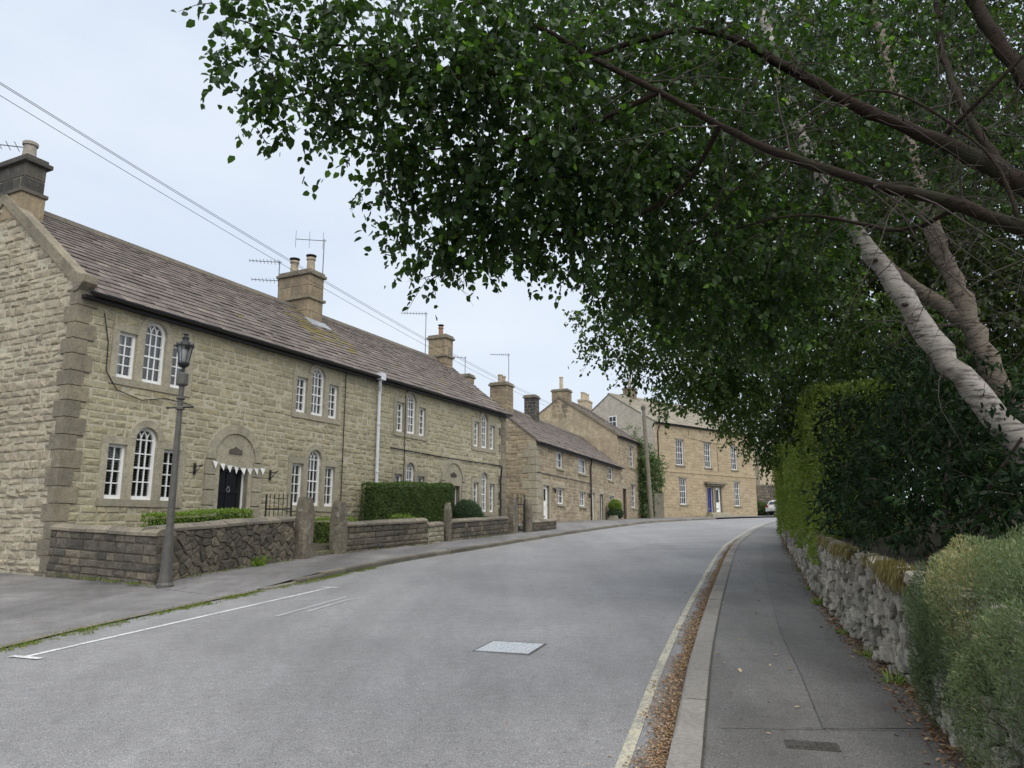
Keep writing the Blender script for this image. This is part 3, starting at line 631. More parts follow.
def crown_leaves(name, lobes, mat, parent, per=7000, leaf=.055, wr=.8, twig_l=.32, per_twig=9, droop=.5, squash=.85, twig_mat=None, bright=.0, surf=.45):
    """leaves set along short twigs that fill lobes (x,y,z,r,density)"""
    P = []; A = []; T = []; S = []; tw = MB(); off = np.array(parent.location)
    for (x, y, z, r, dn) in lobes:
        nt = max(4, int(per * r * r * dn / per_twig))
        d = rnd_dirs(nt); rad = r * (RNG.random(nt) ** surf)
        c = np.array([x, y, z]) + d * rad[:, None] * np.array([1, 1, squash])
        dr = d * .6 + rnd_dirs(nt) * .8; dr[:, 2] -= droop * RNG.random(nt); dr /= np.linalg.norm(dr, axis=1, keepdims=True)
        tl = twig_l * RNG.uniform(.5, 1.2, nt)
        lt = RNG.beta(1.6, 3.2, nt)
        for i in range(nt):
            k = RNG.integers(per_twig - 3, per_twig + 4); s = (np.arange(k) + RNG.random(k)) / k
            p = c[i] + dr[i] * (s * tl[i])[:, None]; p[:, 2] -= .25 * tl[i] * s * s
            P.append(p + RNG.normal(scale=.012, size=p.shape)); a = rnd_dirs(k) + dr[i] * .7; a[:, 2] -= .55; A.append(a)
            T.append(np.clip(lt[i] + RNG.normal(scale=.10, size=k), 0, 1)); 
        if twig_mat:
            for i in range(0, nt, 3):
                q = c[i] + dr[i] * tl[i]; q[2] -= .25 * tl[i]; m = c[i] + dr[i] * tl[i] * .5; m[2] -= .06 * tl[i]
                tw.tube([Vector(c[i] - off), Vector(m - off), Vector(q - off)], [.004, .003, .0015], 3, cap=False)
    P = np.concatenate(P) - off; A = np.concatenate(A); T = np.concatenate(T); n = len(P)
    big = RNG.random(n) < .06
    hi = RNG.random(n) < bright; T[hi] = RNG.uniform(.92, 1, hi.sum())
    ln = leaf * RNG.uniform(.6, 1.25, n) * np.where(big, 1.35, 1)
    leaf_mesh(name, P, A, rnd_dirs(n, 1.0, .9), ln, ln * wr * RNG.uniform(.8, 1.1, n), T, mat, parent)
    if twig_mat and tw.V: tag(tw.build('twig', twig_mat, parent), kind='stuff')
def shell_leaves(name, pos, nrm, mat, parent, leaf=.04, wr=.55, depth=.06, tint=(.45, .22), up=.3, spread=.9):
    n = len(pos); d = RNG.random(n)[:, None]
    P = pos - nrm * depth * d + RNG.normal(scale=.008, size=(n, 3))
    A = nrm * .7 + rnd_dirs(n) * spread; A[:, 2] += up
    ln = leaf * RNG.uniform(.6, 1.3, n)
    T = np.clip(RNG.normal(tint[0], tint[1], n) , 0, 1)
    leaf_mesh(name, P, A, nrm + rnd_dirs(n) * .8, ln, ln * wr, T, mat, parent)
def hedge(name, label, cat, loc, rz, L, W, z0, z1, mat, n, leaf=.04, round_=.10, lump=.05, group=None, inset=.12, dz=0.0):
    """clipped hedge: dark twiggy core and a skin of leaves; local x along the hedge; dz = rise over its length"""
    root = empty(name, loc, rz); tag(root, label, cat, group)
    mb = MB(); H = z1 - z0; nx = max(2, int(L / .35))
    for i in range(nx):
        e = inset; a, b = e + (L - 2 * e) * i / nx, e + (L - 2 * e) * (i + 1) / nx; za, zb = dz * a / L, dz * b / L
        mb.add([(a, e, z0 + za), (b, e, z0 + zb), (b, W - e, z0 + zb), (a, W - e, z0 + za), (a, e, z1 - e + za), (b, e, z1 - e + zb), (b, W - e, z1 - e + zb), (a, W - e, z1 - e + za)],
               [(4, 5, 6, 7), (0, 1, 5, 4), (2, 3, 7, 6)] + ([(3, 0, 4, 7)] if i == 0 else []) + ([(1, 2, 6, 5)] if i == nx - 1 else []))
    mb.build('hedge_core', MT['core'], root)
    ar = np.array([L * H, L * W, W * H, W * H, L * H * .15]); pick = RNG.choice(5, n, p=ar / ar.sum()); u = RNG.random(n); v = RNG.random(n)
    P = np.zeros((n, 3)); Nn = np.zeros((n, 3))
    for k, (fx, fy, fz, nn) in enumerate([(u * L, 0 * u, v * H, (0, -1, 0)), (u * L, v * W, 0 * u + H, (0, 0, 1)), (0 * u, u * W, v * H, (-1, 0, 0)), (0 * u + L, u * W, v * H, (1, 0, 0)), (u * L, 0 * u + W, v * H, (0, 1, 0))]):
        m = pick == k; P[m] = np.stack([fx, fy, fz], 1)[m]; Nn[m] = nn
    # round the edges and let the clipped face swell a little
    c = np.clip(P, [round_, round_, -9], [L - round_, W - round_, H - round_]); dv = P - c; dl = np.linalg.norm(dv, axis=1, keepdims=True)
    ed = dl[:, 0] > round_; P[ed] = c[ed] + dv[ed] / dl[ed] * round_; Nn = np.where(ed[:, None], dv / (dl + 1e-6), Nn)
    ph = RNG.random(6) * 6
    sw = np.sin(P[:, 0] * 2.1 + ph[0]) * np.sin(P[:, 2] * 2.7 + ph[1]) + .6 * np.sin(P[:, 0] * 5.3 + ph[2] + P[:, 1] * 4) * np.sin(P[:, 2] * 6.1 + ph[3]) + .5 * np.sin(P[:, 0] * 11 + ph[4]) * np.sin(P[:, 2] * 12 + ph[5])
    P += Nn * (lump * sw)[:, None]; P[:, 2] += z0 + dz * P[:, 0] / L
    shell_leaves('foliage', P, Nn, mat, root, leaf)
    return root
def bush(name, label, cat, loc, rad, mat, n, leaf=.04, wr=.5, group=None, lump=.12, seg=None, up=.3):
    root = empty(name, loc); tag(root, label, cat, group)
    d = rnd_dirs(n); d[:, 2] = np.abs(d[:, 2]) * np.where(RNG.random(n) < .8, 1, -.6); d /= np.linalg.norm(d, axis=1, keepdims=True)
    ph = RNG.random(6) * 6; s = 1 + lump * (np.sin(d[:, 0] * 4 + ph[0]) * np.sin(d[:, 1] * 4 + ph[1]) + .7 * np.sin(d[:, 2] * 7 + ph[2] + d[:, 0] * 6) * np.sin(d[:, 1] * 8 + ph[3]))
    rad = np.array(rad); P = d * rad * s[:, None] * RNG.uniform(.9, 1.02, n)[:, None]; P[:, 2] += rad[2] * .62
    P[:, 2] = np.maximum(P[:, 2], .01)
    N = d / rad; N /= np.linalg.norm(N, axis=1, keepdims=True)
    mb = MB(); mb.lathe([(.3, -.05), (.72, .12), (.85, .5), (.75, 1.0), (.45, 1.35), (.1, 1.5)], (0, 0, 0), 14)
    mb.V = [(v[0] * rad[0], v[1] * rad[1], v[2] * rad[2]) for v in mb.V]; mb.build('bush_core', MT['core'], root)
    shell_leaves('foliage', P, N, mat, root, leaf, wr, depth=.10, up=up)
    return root
def catmull(pts, step=.5):
    pts = [Vector(p) for p in pts]; out = []
    for i in range(len(pts) - 1):
        p0, p1, p2, p3 = pts[max(i - 1, 0)], pts[i], pts[i + 1], pts[min(i + 2, len(pts) - 1)]
        n = max(1, int((p2 - p1).length / step))
        for k in range(n):
            t = k / n; out.append(.5 * ((2 * p1) + (p2 - p0) * t + (2 * p0 - 5 * p1 + 4 * p2 - p3) * t * t + (3 * p1 - p0 - 3 * p2 + p3) * t ** 3))
    out.append(pts[-1]); return out

# ================================================================ the setting: ground, road, pavements
def strip(name, A, B, mat, za=None, zb=None, parent=None):
    mb = MB()
    for i in range(len(A)):
        mb.V.append((A[i][0], A[i][1], za(A[i]))); mb.V.append((B[i][0], B[i][1], zb(B[i])))
    mb.F = [(2 * i, 2 * i + 2, 2 * i + 3, 2 * i + 1) for i in range(len(A) - 1)]
    return mb.build(name, mat, parent)
gm = MB(); rows = [-60, 42, 110, 1500]
for y in rows: gm.V += [(-700, y, gz(y) - .06), (700, y, gz(y) - .06)]
gm.F = [(2 * i, 2 * i + 1, 2 * i + 3, 2 * i + 2) for i in range(3)]
tag(gm.build('ground', MT['ground']), kind='structure')

LK = [(-5.9, -5), (-5.6, 3), (-5.18, 7.91), (-4.69, 10.31), (-4.1, 12.6), (-3.72, 13.9), (-2.6, 17.98), (-.93, 22.26), (2.35, 30.79), (5.5, 38.0), (9.0, 45.5), (13.5, 52.5), (19, 59.5), (28, 67), (42, 75), (65, 84)]
RK = [(-1.9, -5), (-.42, 0), (.90, 4.62), (1.85, 7.93), (3.48, 13.2), (5.95, 20.9), (8.1, 26.9), (13.4, 40), (18, 48), (25, 55.5), (38, 64), (62, 72)]
WB = [(-.1, -5), (1.3, 0), (2.69, 4.92), (3.12, 6.35), (4.0, 9.75), (6.04, 16.1), (9.57, 26.7), (14.2, 38), (19.5, 47), (26.3, 54), (39, 62.5), (63, 70)]
lk = catmull([(*p, 0) for p in LK], .5); rk = catmull([(*p, 0) for p in RK], .5); wb = catmull([(*p, 0) for p in WB], .5)
def resample(c, n):
    d = [0]
    for a, b in zip(c, c[1:]): d.append(d[-1] + (b - a).length)
    out = []; t = np.linspace(0, d[-1], n)
    return [Vector((float(np.interp(s, d, [p.x for p in c])), float(np.interp(s, d, [p.y for p in c])), 0)) for s in t]
def offs(c, o):
    out = []
    for i, p in enumerate(c):
        t = (c[min(i + 1, len(c) - 1)] - c[max(i - 1, 0)]).normalized(); out.append(p + Vector((t.y, -t.x, 0)) * o)
    return out
def x_at(c, y): return float(np.interp(y, [p.y for p in c], [p.x for p in c]))
zroad = lambda p: gz(p[1])
NR = 240
tag(strip('road', resample(offs(rk, .04), NR), resample(offs(lk, -.04), NR), MT['road'], zroad, zroad), kind='structure')
PH = .085
rin = offs(rk, .19)
pav_r = tag(strip('pavement_right', resample(offs(wb, .25), NR), resample(offs(rk, .10), NR), MT['pave'], lambda p: gz(p[1]) + PH, lambda p: gz(p[1]) + PH), kind='structure')
# reinstated trench along the wall side of the pavement, with its tarred seam
ys = np.linspace(5.05, 23, 40)
A_ = [Vector((x_at(wb, y) + .2, y, 0)) for y in ys]; B_ = [Vector((x_at(rin, y) + .50 * (x_at(wb, y) - x_at(rin, y)) + .008 * math.sin(y * .7), y, 0)) for y in ys]
strip('reinstated_trench', A_, B_, MT['pave_patch'], lambda p: gz(p[1]) + PH + .004, lambda p: gz(p[1]) + PH + .004, pav_r)
strip('seam', [p + Vector((.003, 0, 0)) for p in B_], [p - Vector((.003, 0, 0)) for p in B_], MT['seam'], lambda p: gz(p[1]) + PH + .008, lambda p: gz(p[1]) + PH + .008, pav_r)
strip('seam', [Vector((1.32, 5.05, 0)), Vector((2.62, 4.99, 0))], [Vector((1.32, 5.06, 0)), Vector((2.62, 5.0, 0))], MT['seam'], lambda p: gz(p[1]) + PH + .012, lambda p: gz(p[1]) + PH + .012, pav_r)

hl = lambda y: float(np.interp(y, [12.4, 14.2], [.012, .10]))
PAIR = [((-5.9, -5), (-40, -5)), ((-5.6, 3), (-40, 8)), ((-5.18, 7.91), (-40, 22)), ((-4.69, 10.31), (-40, 34)), ((-4.1, 12.6), (-9.8, 15.2)), ((-3.72, 13.9), (-6.1, 14.2)), ((-2.6, 17.98), (-5.3, 18.6)), ((-.93, 22.26), (-3.6, 23.0)),
        ((2.35, 30.79), (.2, 31.6)), ((3.9, 34.4), (-1.0, 36.9)), ((5.5, 38.0), (.9, 37.9)), ((9.0, 45.5), (3.6, 45)), ((13.5, 52.5), (7.1, 53.6)), ((19, 59.5), (11.2, 62)), ((28, 67), (20, 70)), ((42, 75), (34, 84)), ((65, 84), (58, 98))]
innz = {36.9: 1.70, 37.9: 1.76, 45: 1.88, 53.6: 2.02, 62: 2.2, 70: 2.46}
A_ = []; B_ = []
for i in range(len(PAIR) - 1):
    n = max(2, int((Vector(PAIR[i + 1][0]) - Vector(PAIR[i][0])).length / .6))
    for k in range(n + (1 if i == len(PAIR) - 2 else 0)):
        t = k / n; y0 = PAIR[i][0][1] + t * (PAIR[i + 1][0][1] - PAIR[i][0][1]); q = Vector(PAIR[i][1]).lerp(Vector(PAIR[i + 1][1]), t)
        A_.append((x_at(lk, y0) - .10, y0)); B_.append((q.x, q.y))
_iy = sorted(innz); 
def zin(p):
    if 36.5 < p[1] < 75 and p[0] > -2: return float(np.interp(p[1], _iy, [innz[k] for k in _iy]))
    return gz(p[1]) + hl(p[1])
pav_l = tag(strip('pavement_left', A_, B_, MT['pave_left'], lambda p: gz(p[1]) + hl(p[1]), zin), kind='structure')
def kerbs(curve, side, y0, y1, w, h, parent, mat, length=.92, drop=0.0):
    d = [0]
    for a, b in zip(curve, curve[1:]): d.append(d[-1] + (b - a).length)
    X = [p.x for p in curve]; Y = [p.y for p in curve]; s = float(np.interp(y0, Y, d)); e = float(np.interp(y1, Y, d))
    me = {}
    while s < e:
        l = length * random.choice((.95, 1, 1, 1.04)); P = lambda t: Vector((float(np.interp(t, d, X)), float(np.interp(t, d, Y)), 0))
        a, b = P(s), P(s + l); a.z, b.z = gz(a.y), gz(b.y); t = (b - a); L_ = t.length
        key = (round(L_, 2), round(h(a.y), 2), random.randrange(3))
        if key not in me:
            hh = h(a.y); m = MB(); r = .018; q = lambda: random.uniform(-.006, .006)
            y_a, y_b = (0, -w) if side > 0 else (w, 0)
            prof = [(y_a if side > 0 else y_b, -.12), (y_a if side > 0 else y_b, hh - r)]
            # road face at local y=0, body to the pavement side
            sg = -1 if side > 0 else 1
            prof = [(0, -.12), (0, hh - r - .01), (sg * r * .6, hh - r * .3), (sg * r * 1.6, hh), (sg * w, hh + .002), (sg * w, -.12)]
            if sg < 0: prof = prof[::-1]
            m.prism_x([(p[0] + q() * .4, p[1] + q() * .5) for p in prof], .006, L_ - .006); me[key] = m.mesh('kerb_stone'); me[key].materials.append(mat)
        o = link('kerb_stone', me[key], None, parent)
        rz = math.atan2(t.y, t.x); o.rotation_euler = (0, -math.asin(t.z / L_), rz); o.location = a + Vector((0, 0, random.uniform(-.004, .004)))
        s += L_
kerbs(rk, 1, -4, 44, .19, lambda y: PH + .006, pav_r, MT['kerb'])
kerbs(lk, -1, 12.7, 54, .13, lambda y: hl(y) + .008, pav_l, MT['kerb_old'])
strip('flush_kerb', [p for p in offs(lk, .0) if p.y < 12.7], [p for p in offs(lk, -.13) if p.y < 12.7], MT['kerb_old'], lambda p: gz(p[1]) + .02, lambda p: gz(p[1]) + .02, pav_l)
_j = [p for p in rk if p.y < 44]
strip('seam', offs(_j, .204), offs(_j, .188), MT['soil'], lambda p: gz(p[1]) + PH + .0095, lambda p: gz(p[1]) + PH + .0095, pav_r)
# painted lines
def line(name, pts, w, mat, label, lift=.005):
    c = catmull([(*p, 0) for p in pts], .4); z = lambda p: gz(p[1]) + lift
    return tag(strip(name, offs(c, w / 2), offs(c, -w / 2), mat, z, z), kind='structure')
yel = [p for p in offs(rk, -.26) if p.y < 46]
tag(strip('edge_line', offs(yel, .038), offs(yel, -.038), MT['yellow_line'], lambda p: gz(p[1]) + .005, lambda p: gz(p[1]) + .005), kind='structure')
line('bay_line', [(-4.72, 7.55), (-3.92, 10.25), (-3.08, 13.05)], .062, MT['white_line'], '')
line('bay_line', [(-4.86, 7.60), (-4.50, 7.48)], .07, MT['white_line'], '', .009)
line('bay_line', [(-3.24, 13.10), (-2.96, 13.0)], .07, MT['white_line'], '', .009)
line('bay_line', [(-3.05, 10.0), (-2.55, 11.9)], .07, MT['faint_line'], '')
line('bay_line', [(-2.75, 10.4), (-2.45, 11.6)], .06, MT['faint_line'], '')
# darker re-laid strip of carriageway further up
def road_patch(name, poly):
    m = MB(); m.add([(x, y, gz(y) + .004) for x, y in poly], [tuple(range(len(poly)))]); tag(m.build(name, MT['road_patch']), kind='structure')
road_patch('road_patch', [(3.2, 22.0), (6.05, 22.2), (7.7, 26.6), (4.4, 24.6)])

# covers in the road and pavement
cv = empty('inspection_cover', (-.02, 8.02, gz(8.02)), R(-20)); tag(cv, 'pale square metal inspection cover set in the road', 'manhole cover')
cv.rotation_euler = (R(2.2), 0, R(-20))
fr = MB(); a, b = .30, .285
for (x0, x1, y0, y1) in ((-a, a, -b, -b + .014), (-a, a, b - .014, b), (-a, -a + .014, -b + .014, b - .014), (a - .014, a, -b + .014, b - .014)): fr.box(x0, x1, y0, y1, -.05, .012)
fr.build('cover_frame', MT['frame_grey'], cv)
pl = MB(); pl.box(-a + .017, a - .017, -b + .017, b - .017, -.04, .008)
for i in range(9):
    for j in range(8):
        x, y = -.24 + i * .06, -.225 + j * .064
        if i == 4 and j in (0, 7): continue
        pl.box(x - .02, x + .02, y - .008, y + .008, .0082, .0125) if (i + j) % 2 else pl.box(x - .008, x + .008, y - .02, y + .02, .0082, .0125)
pl.build('cover_plate', MT['cover'], cv)
gv = empty('drain_cover', (1.77, 4.72, gz(4.72) + PH), 0); tag(gv, 'small worn iron cover in the pavement at the photo bottom', 'drain cover'); gv.rotation_euler = (R(2.2), 0, R(-14))
MB().box(-.15, .15, -.075, .075, -.04, .006).build('cover_frame', MT['castiron'], gv)
m = MB()
for i in range(7): m.box(-.12 + i * .04 - .011, -.12 + i * .04 + .011, -.055, .055, .0062, .011)
m.build('rib', MT['castiron'], gv)

# ================================================================ the terrace of two sandstone houses
ROW_A = 26.2; ROW_RZ = R(90 - ROW_A); ROW_O = Vector((-8.756, 14.465))
row_d = Vector((math.sin(R(ROW_A)), math.cos(R(ROW_A)))); row_n = Vector((-row_d.y, row_d.x))
def row_pt(x, y, z): p = ROW_O + row_d * x + row_n * y; return Vector((p.x, p.y, z))
ZE, ZRG, DEP = 6.33, 8.72, 6.0
SPL = 9.6
def door_case(root, xc, zt, zb, plaque):
    """rusticated jambs, lintel, round relieving arch with a plain tympanum"""
    mb = MB(); hw = .46
    mb.box(xc - hw - .13, xc - hw, -.03, .2, zb, zt); mb.box(xc + hw, xc + hw + .13, -.03, .2, zb, zt)
    mb.box(xc - hw - .13, xc + hw + .13, -.034, .2, zt + .001, zt + .16)
    sp = zt + .161; ro, ri = .88, .66
    ty = arc_pts(xc, sp, ri, 0, 180, 18); mb.prism_y(ty, -.022, .06)
    o = arc_pts(xc, sp, ro, 0, 180, 18); i_ = arc_pts(xc, sp, ri, 0, 180, 18)
    for k in range(18): mb.prism_y([o[k], o[k + 1], i_[k + 1], i_[k]], -.055, .06)
    ds = mb.build('door_surround', MT['dressed'], root)
    n = 6; h = (zt + .14 - zb) / n
    bl = MB().box(-.155, .155, -.055, .05, -h / 2 + .012, h / 2 - .012).mesh('surround_block'); bl.materials.append(MT['dressed'])
    for sx in (-1, 1):
        for k in range(n):
            o_ = link('surround_block', bl, None, ds); o_.location = (xc + sx * (hw + .13 + .16), 0, zb + h * (k + .5))
    pm = MB(); x0 = xc - .2; pz = sp + .16
    pm.prism_y([(x0, pz), (x0 + .40, pz), (x0 + .40, pz + .10), (x0 + .29, pz + .13), (x0 + .2, pz + .18), (x0 + .11, pz + .13), (x0, pz + .10)], -.045, -.0225)
    pm.build('plaque', MT['sooty'], ds)
    return [(xc - hw, xc + hw, zb, zt)], [(xc - hw - .45, xc + hw + .45, zb, zt + .14)], (xc, sp, ro)
def terrace_house(label, x0, x1, wins, doorx, first):
    base = gz(14.5) if first else gz(24)
    p = row_pt(x0, 0, base); root = empty('stone_house', p, ROW_RZ); tag(root, label, 'house', 'two houses of the sandstone terrace')
    L = x1 - x0; z = lambda v: v - base; holes = []; blocks = []; arches = []
    for k, wx in enumerate(wins):
        x = wx - x0
        for (a, b, c, cu, bl) in ((2.10, 3.23, 3.66, None, (first and k == 0)), (4.63, 5.62, 6.02, True, False)):
            cur = [None, None, None]
            if cu: cur = [((.45, 0), None, (.3, .3)), (None, (.25, .2), (0, .4)), ((.4, 0), (.2, .2), None), (None, (.2, 0), (.3, 0))][(k + (0 if first else 2)) % 4]
            elif not (first and k == 0): cur = [(.18, .12), (.1, .1), (.12, .18)]
            h, bb, ar = triple_window(root, x, z(a), z(b), z(c), cur, 'w' if bl else False)
            holes += h; blocks += bb; arches.append(ar)
    dz = .95 if first else 1.15
    h, bb, ar = door_case(root, doorx - x0, z(2.97 if first else 3.02), z(dz), True); holes += h; blocks += bb; arches.append(ar)
    door(root, *h[0][:2], h[0][2], h[0][3], 'blackp', panels=((.06, .30), (.40, .70), (.76, .96)), knocker=.74, y=.16)
    MB().box(h[0][0] - .5, h[0][1] + .5, -.45, -.06, z(dz) - .4, z(dz) - .02).build('doorstep', MT['dressed'], root, bevel=.02)
    shell(root, L, DEP, z(.3), z(ZE), z(ZRG), holes, MT['mortar'])
    keys = [z(.35), z(1.95), z(2.10), z(3.40), z(3.85), z(4.48), z(4.63), z(5.79), z(ZE) - .02]
    lv = course_levels(keys, .158, .26)
    qw = .42 if first else 0
    qb = []
    if first: qb = [(0, .25, 0, 99)]
    else: qb = [(L - .36, L, 0, 99)]
    sts = masonry(0, L, lv, .15, .5, blocks + qb, arches, gap=.010)
    lay_stones(root, sts, Matrix.Translation((0, .012, 0)), MT['buff'], 210 if first else 0, p=(.010, .030), rough=.017, tilt=.012)
    # quoins on the outer corner
    zc = z(.35); k = 0; top = z(ZE) - .05
    if first:
        while zc < top:
            hh = min(random.uniform(.30, .36), top - zc + .02); la, lb = (.40, .20) if k % 2 else (.25, .34); e = .05
            m = MB(); c = .02
            m.box(-e, la, -e, .05, zc + .008, zc + hh - .008); m.box(-e, .05, .0501, lb, zc + .008, zc + hh - .008)
            m.build('quoin', MT['quoin'], root); zc += hh; k += 1
    else:
        while zc < top:
            hh = min(random.uniform(.30, .36), top - zc + .02); la = .58 if k % 2 else .36
            m = MB().box(L - la, L + .03, -.035, .05, zc + .008, zc + hh - .008); m.box(L - .05, L + .03, .0501, .4, zc + .008, zc + hh - .008); m.build('quoin', MT['quoin'], root); zc += hh; k += 1
    if first:
        sl = (ZRG - ZE) / (DEP / 2)
        def prof(zz):
            q = max(0, (zz - z(ZE)) / sl); return (q, DEP - q if q > 0 else DEP - .2)
        lv2 = course_levels([z(.3), z(2.2), z(4.3), z(6.3), z(ZRG) - .05], .15, .42)
        lay_stones(root, masonry(0, DEP, lv2, .14, .5, prof=prof, gap=.012), left_face(DEP, .012), MT['gable'], 75, p=(.010, .05), rough=.028, ch=.014, tilt=.04)
        # raised verge with kneeler
        k_ = MB(); t = .30; yy, zz = .02, z(ZE) + .02 * sl - .04
        k_.prism_x([(yy, zz), (yy, zz + t), (DEP / 2, z(ZRG) - .04 + t), (DEP / 2, z(ZRG) - .04)], -.07, .20); k_.prism_x([(DEP - .02, zz), (DEP / 2 + .001, z(ZRG) - .04), (DEP / 2 + .001, z(ZRG) - .04 + t), (DEP - .02, zz + t)], -.07, .20)
        k_.build('verge_coping', MT['quoin'], root, bevel=.012)
        MB().prism_x([(-.20, z(ZE) + .06), (-.20, z(ZE) + .22), (.0, z(ZE) + .25), (.12, z(ZE) + .34), (.12, z(ZE) - .12), (-.03, z(ZE) - .10)], -.08, .24).build('kneeler', MT['quoin'], root, bevel=.012)
    zz0 = z(ZE); zz1 = z(ZRG)
    ms = None
    if first: ms = lambda c: .75 * max(0, 1 - abs(c.x - 8.9) / 1.0) if c.y > .9 else 0.012
    else: ms = lambda c: .6 * max(0, 1 - abs(c.x - .4) / .8) if c.y > .9 else .05
    roof(root, L, DEP, zz0, zz1, MT['slate'], x0=.20 if first else 0.0, x1=L if first else L + .1, n_single=170 if first else 0, moss=ms, gauge=(.27, .15))
    gutter(root, .02 if first else 0, L if first else L + .12, zz0, zz1, DEP)
    return root, z
wA, zA = terrace_house('nearest sandstone terrace house with a black door, bunting and a tall left gable', 0, SPL, (1.85, 7.26), 4.35, True)
wB, zB = terrace_house('further sandstone terrace house behind the tall clipped hedge', SPL, 19.15, (12.02, 17.28), 14.87, False)
# chimneys
c = chimney(wA, .0, .47, 2.42, 3.58, zA(8.35), zA(9.72), 'sooty', [(.24, 2.78, .46, .15, 'pot_grey')], cap='sooty', single=True, band=zA(8.93), capo=.09, bh=.33)
MB().box(-.03, .50, 2.39, 3.61, zA(8.3), zA(8.885)).build('stack_base', MT['chimney'], c)
c = chimney(wB, -.36, .36, 2.32, 3.68, zB(8.15), zB(9.95), 'chimney', [(0, 2.62, .52, .145, 'pot'), (0, 3.35, .52, .145, 'pot')], cap='quoin', single=True, band=zB(9.05), bh=.45)
for py in (2.62, 3.35): cowl(c, 0, py, zB(9.95) + .56, .14)
MB().prism_x([(2.0, zB(ZRG) - .72), (2.0, zB(ZRG) - .66), (2.32, zB(ZRG) - .40), (2.32, zB(ZRG) - .46)], -.5, .5).build('lead_flashing', MT['lead'], c)
c = chimney(wB, 8.75, 9.40, 2.55, 3.45, zB(8.2), zB(9.85), 'chimney', [(9.07, 3.0, .42, .11, 'pot_red')], cap='quoin', band=zB(8.95), bh=.4)
cowl(c, 9.07, 3.0, zB(9.85) + .48, .11)
# pipes
pipe(wB, .44, zB(1.3), zB(ZE) - .12, MT['white_old'], 'downpipe', .052, hopper=True)
MB().tube([(8.40, -.06, zA(1.3)), (8.40, -.06, zA(ZE) - .1)], .016, 6).build('cable', MT['gutter'], wA)
MB().tube([(2.0, -.05, zB(1.3)), (2.0, -.05, zB(5.9))], .014, 6).build('cable', MT['gutter'], wB)
MB().tube([(1.2, -.05, zB(4.05)), (5.0, -.05, zB(4.0)), (9.2, -.05, zB(4.02))], .02, 6).build('cable', MT['gutter'], wB)
MB().tube([(.55, -.05, zA(5.9)), (.70, -.05, zA(5.3)), (.72, -.05, zA(4.7)), (1.0, -.05, zA(4.35)), (1.6, -.05, zA(4.22)), (2.2, -.05, zA(4.35)), (2.9, -.05, zA(4.3))], .012, 5).build('cable', MT['gutter'], wA)
pipe(wB, 8.95, zB(1.5), zB(3.95), MT['gutter'], 'waste_pipe', .035)
for x in (3.15, 5.55):
    m = MB().box(x - .03, x + .03, -.05, -.03, zA(2.72), zA(2.98)); m.tube([(x, -.05, zA(2.9)), (x, -.30, zA(2.93))], .012, 6); m.tube([(x, -.05, zA(2.75)), (x, -.25, zA(2.92))], .009, 6)
    m.build('wall_bracket', MT['iron'], wA)

def bunting():
    p = row_pt(4.35, 0, 0); root = empty('bunting', row_pt(3.62, -.07, 3.08), ROW_RZ); tag(root, 'white triangular bunting strung across the black front door', 'bunting')
    pts = [Vector((t * 1.75, 0, -.10 * math.sin(math.pi * t * .9) - .03 * t)) for t in np.linspace(0, 1, 13)]
    MB().tube(pts, .004, 4).build('cord', MT['bunting'], root)
    fl = MB(); fl.add([(-.085, 0, 0), (.085, 0, 0), (.085, .004, 0), (-.085, .004, 0), (.01, -.012, -.17), (.01, -.006, -.17)], [(0, 1, 4), (2, 3, 5), (0, 4, 5, 3), (1, 2, 5, 4), (0, 3, 2, 1)])
    me = fl.mesh('flag'); me.materials.append(MT['bunting'])
    for i in range(8):
        t = (i + .4) / 8; o = link('flag', me, None, root); o.location = (t * 1.75, -.006, -.10 * math.sin(math.pi * t * .9) - .03 * t - .004); o.rotation_euler = (R(random.uniform(-6, 6)), R(random.uniform(-8, 8)), R(random.uniform(-12, 12)))
bunting()

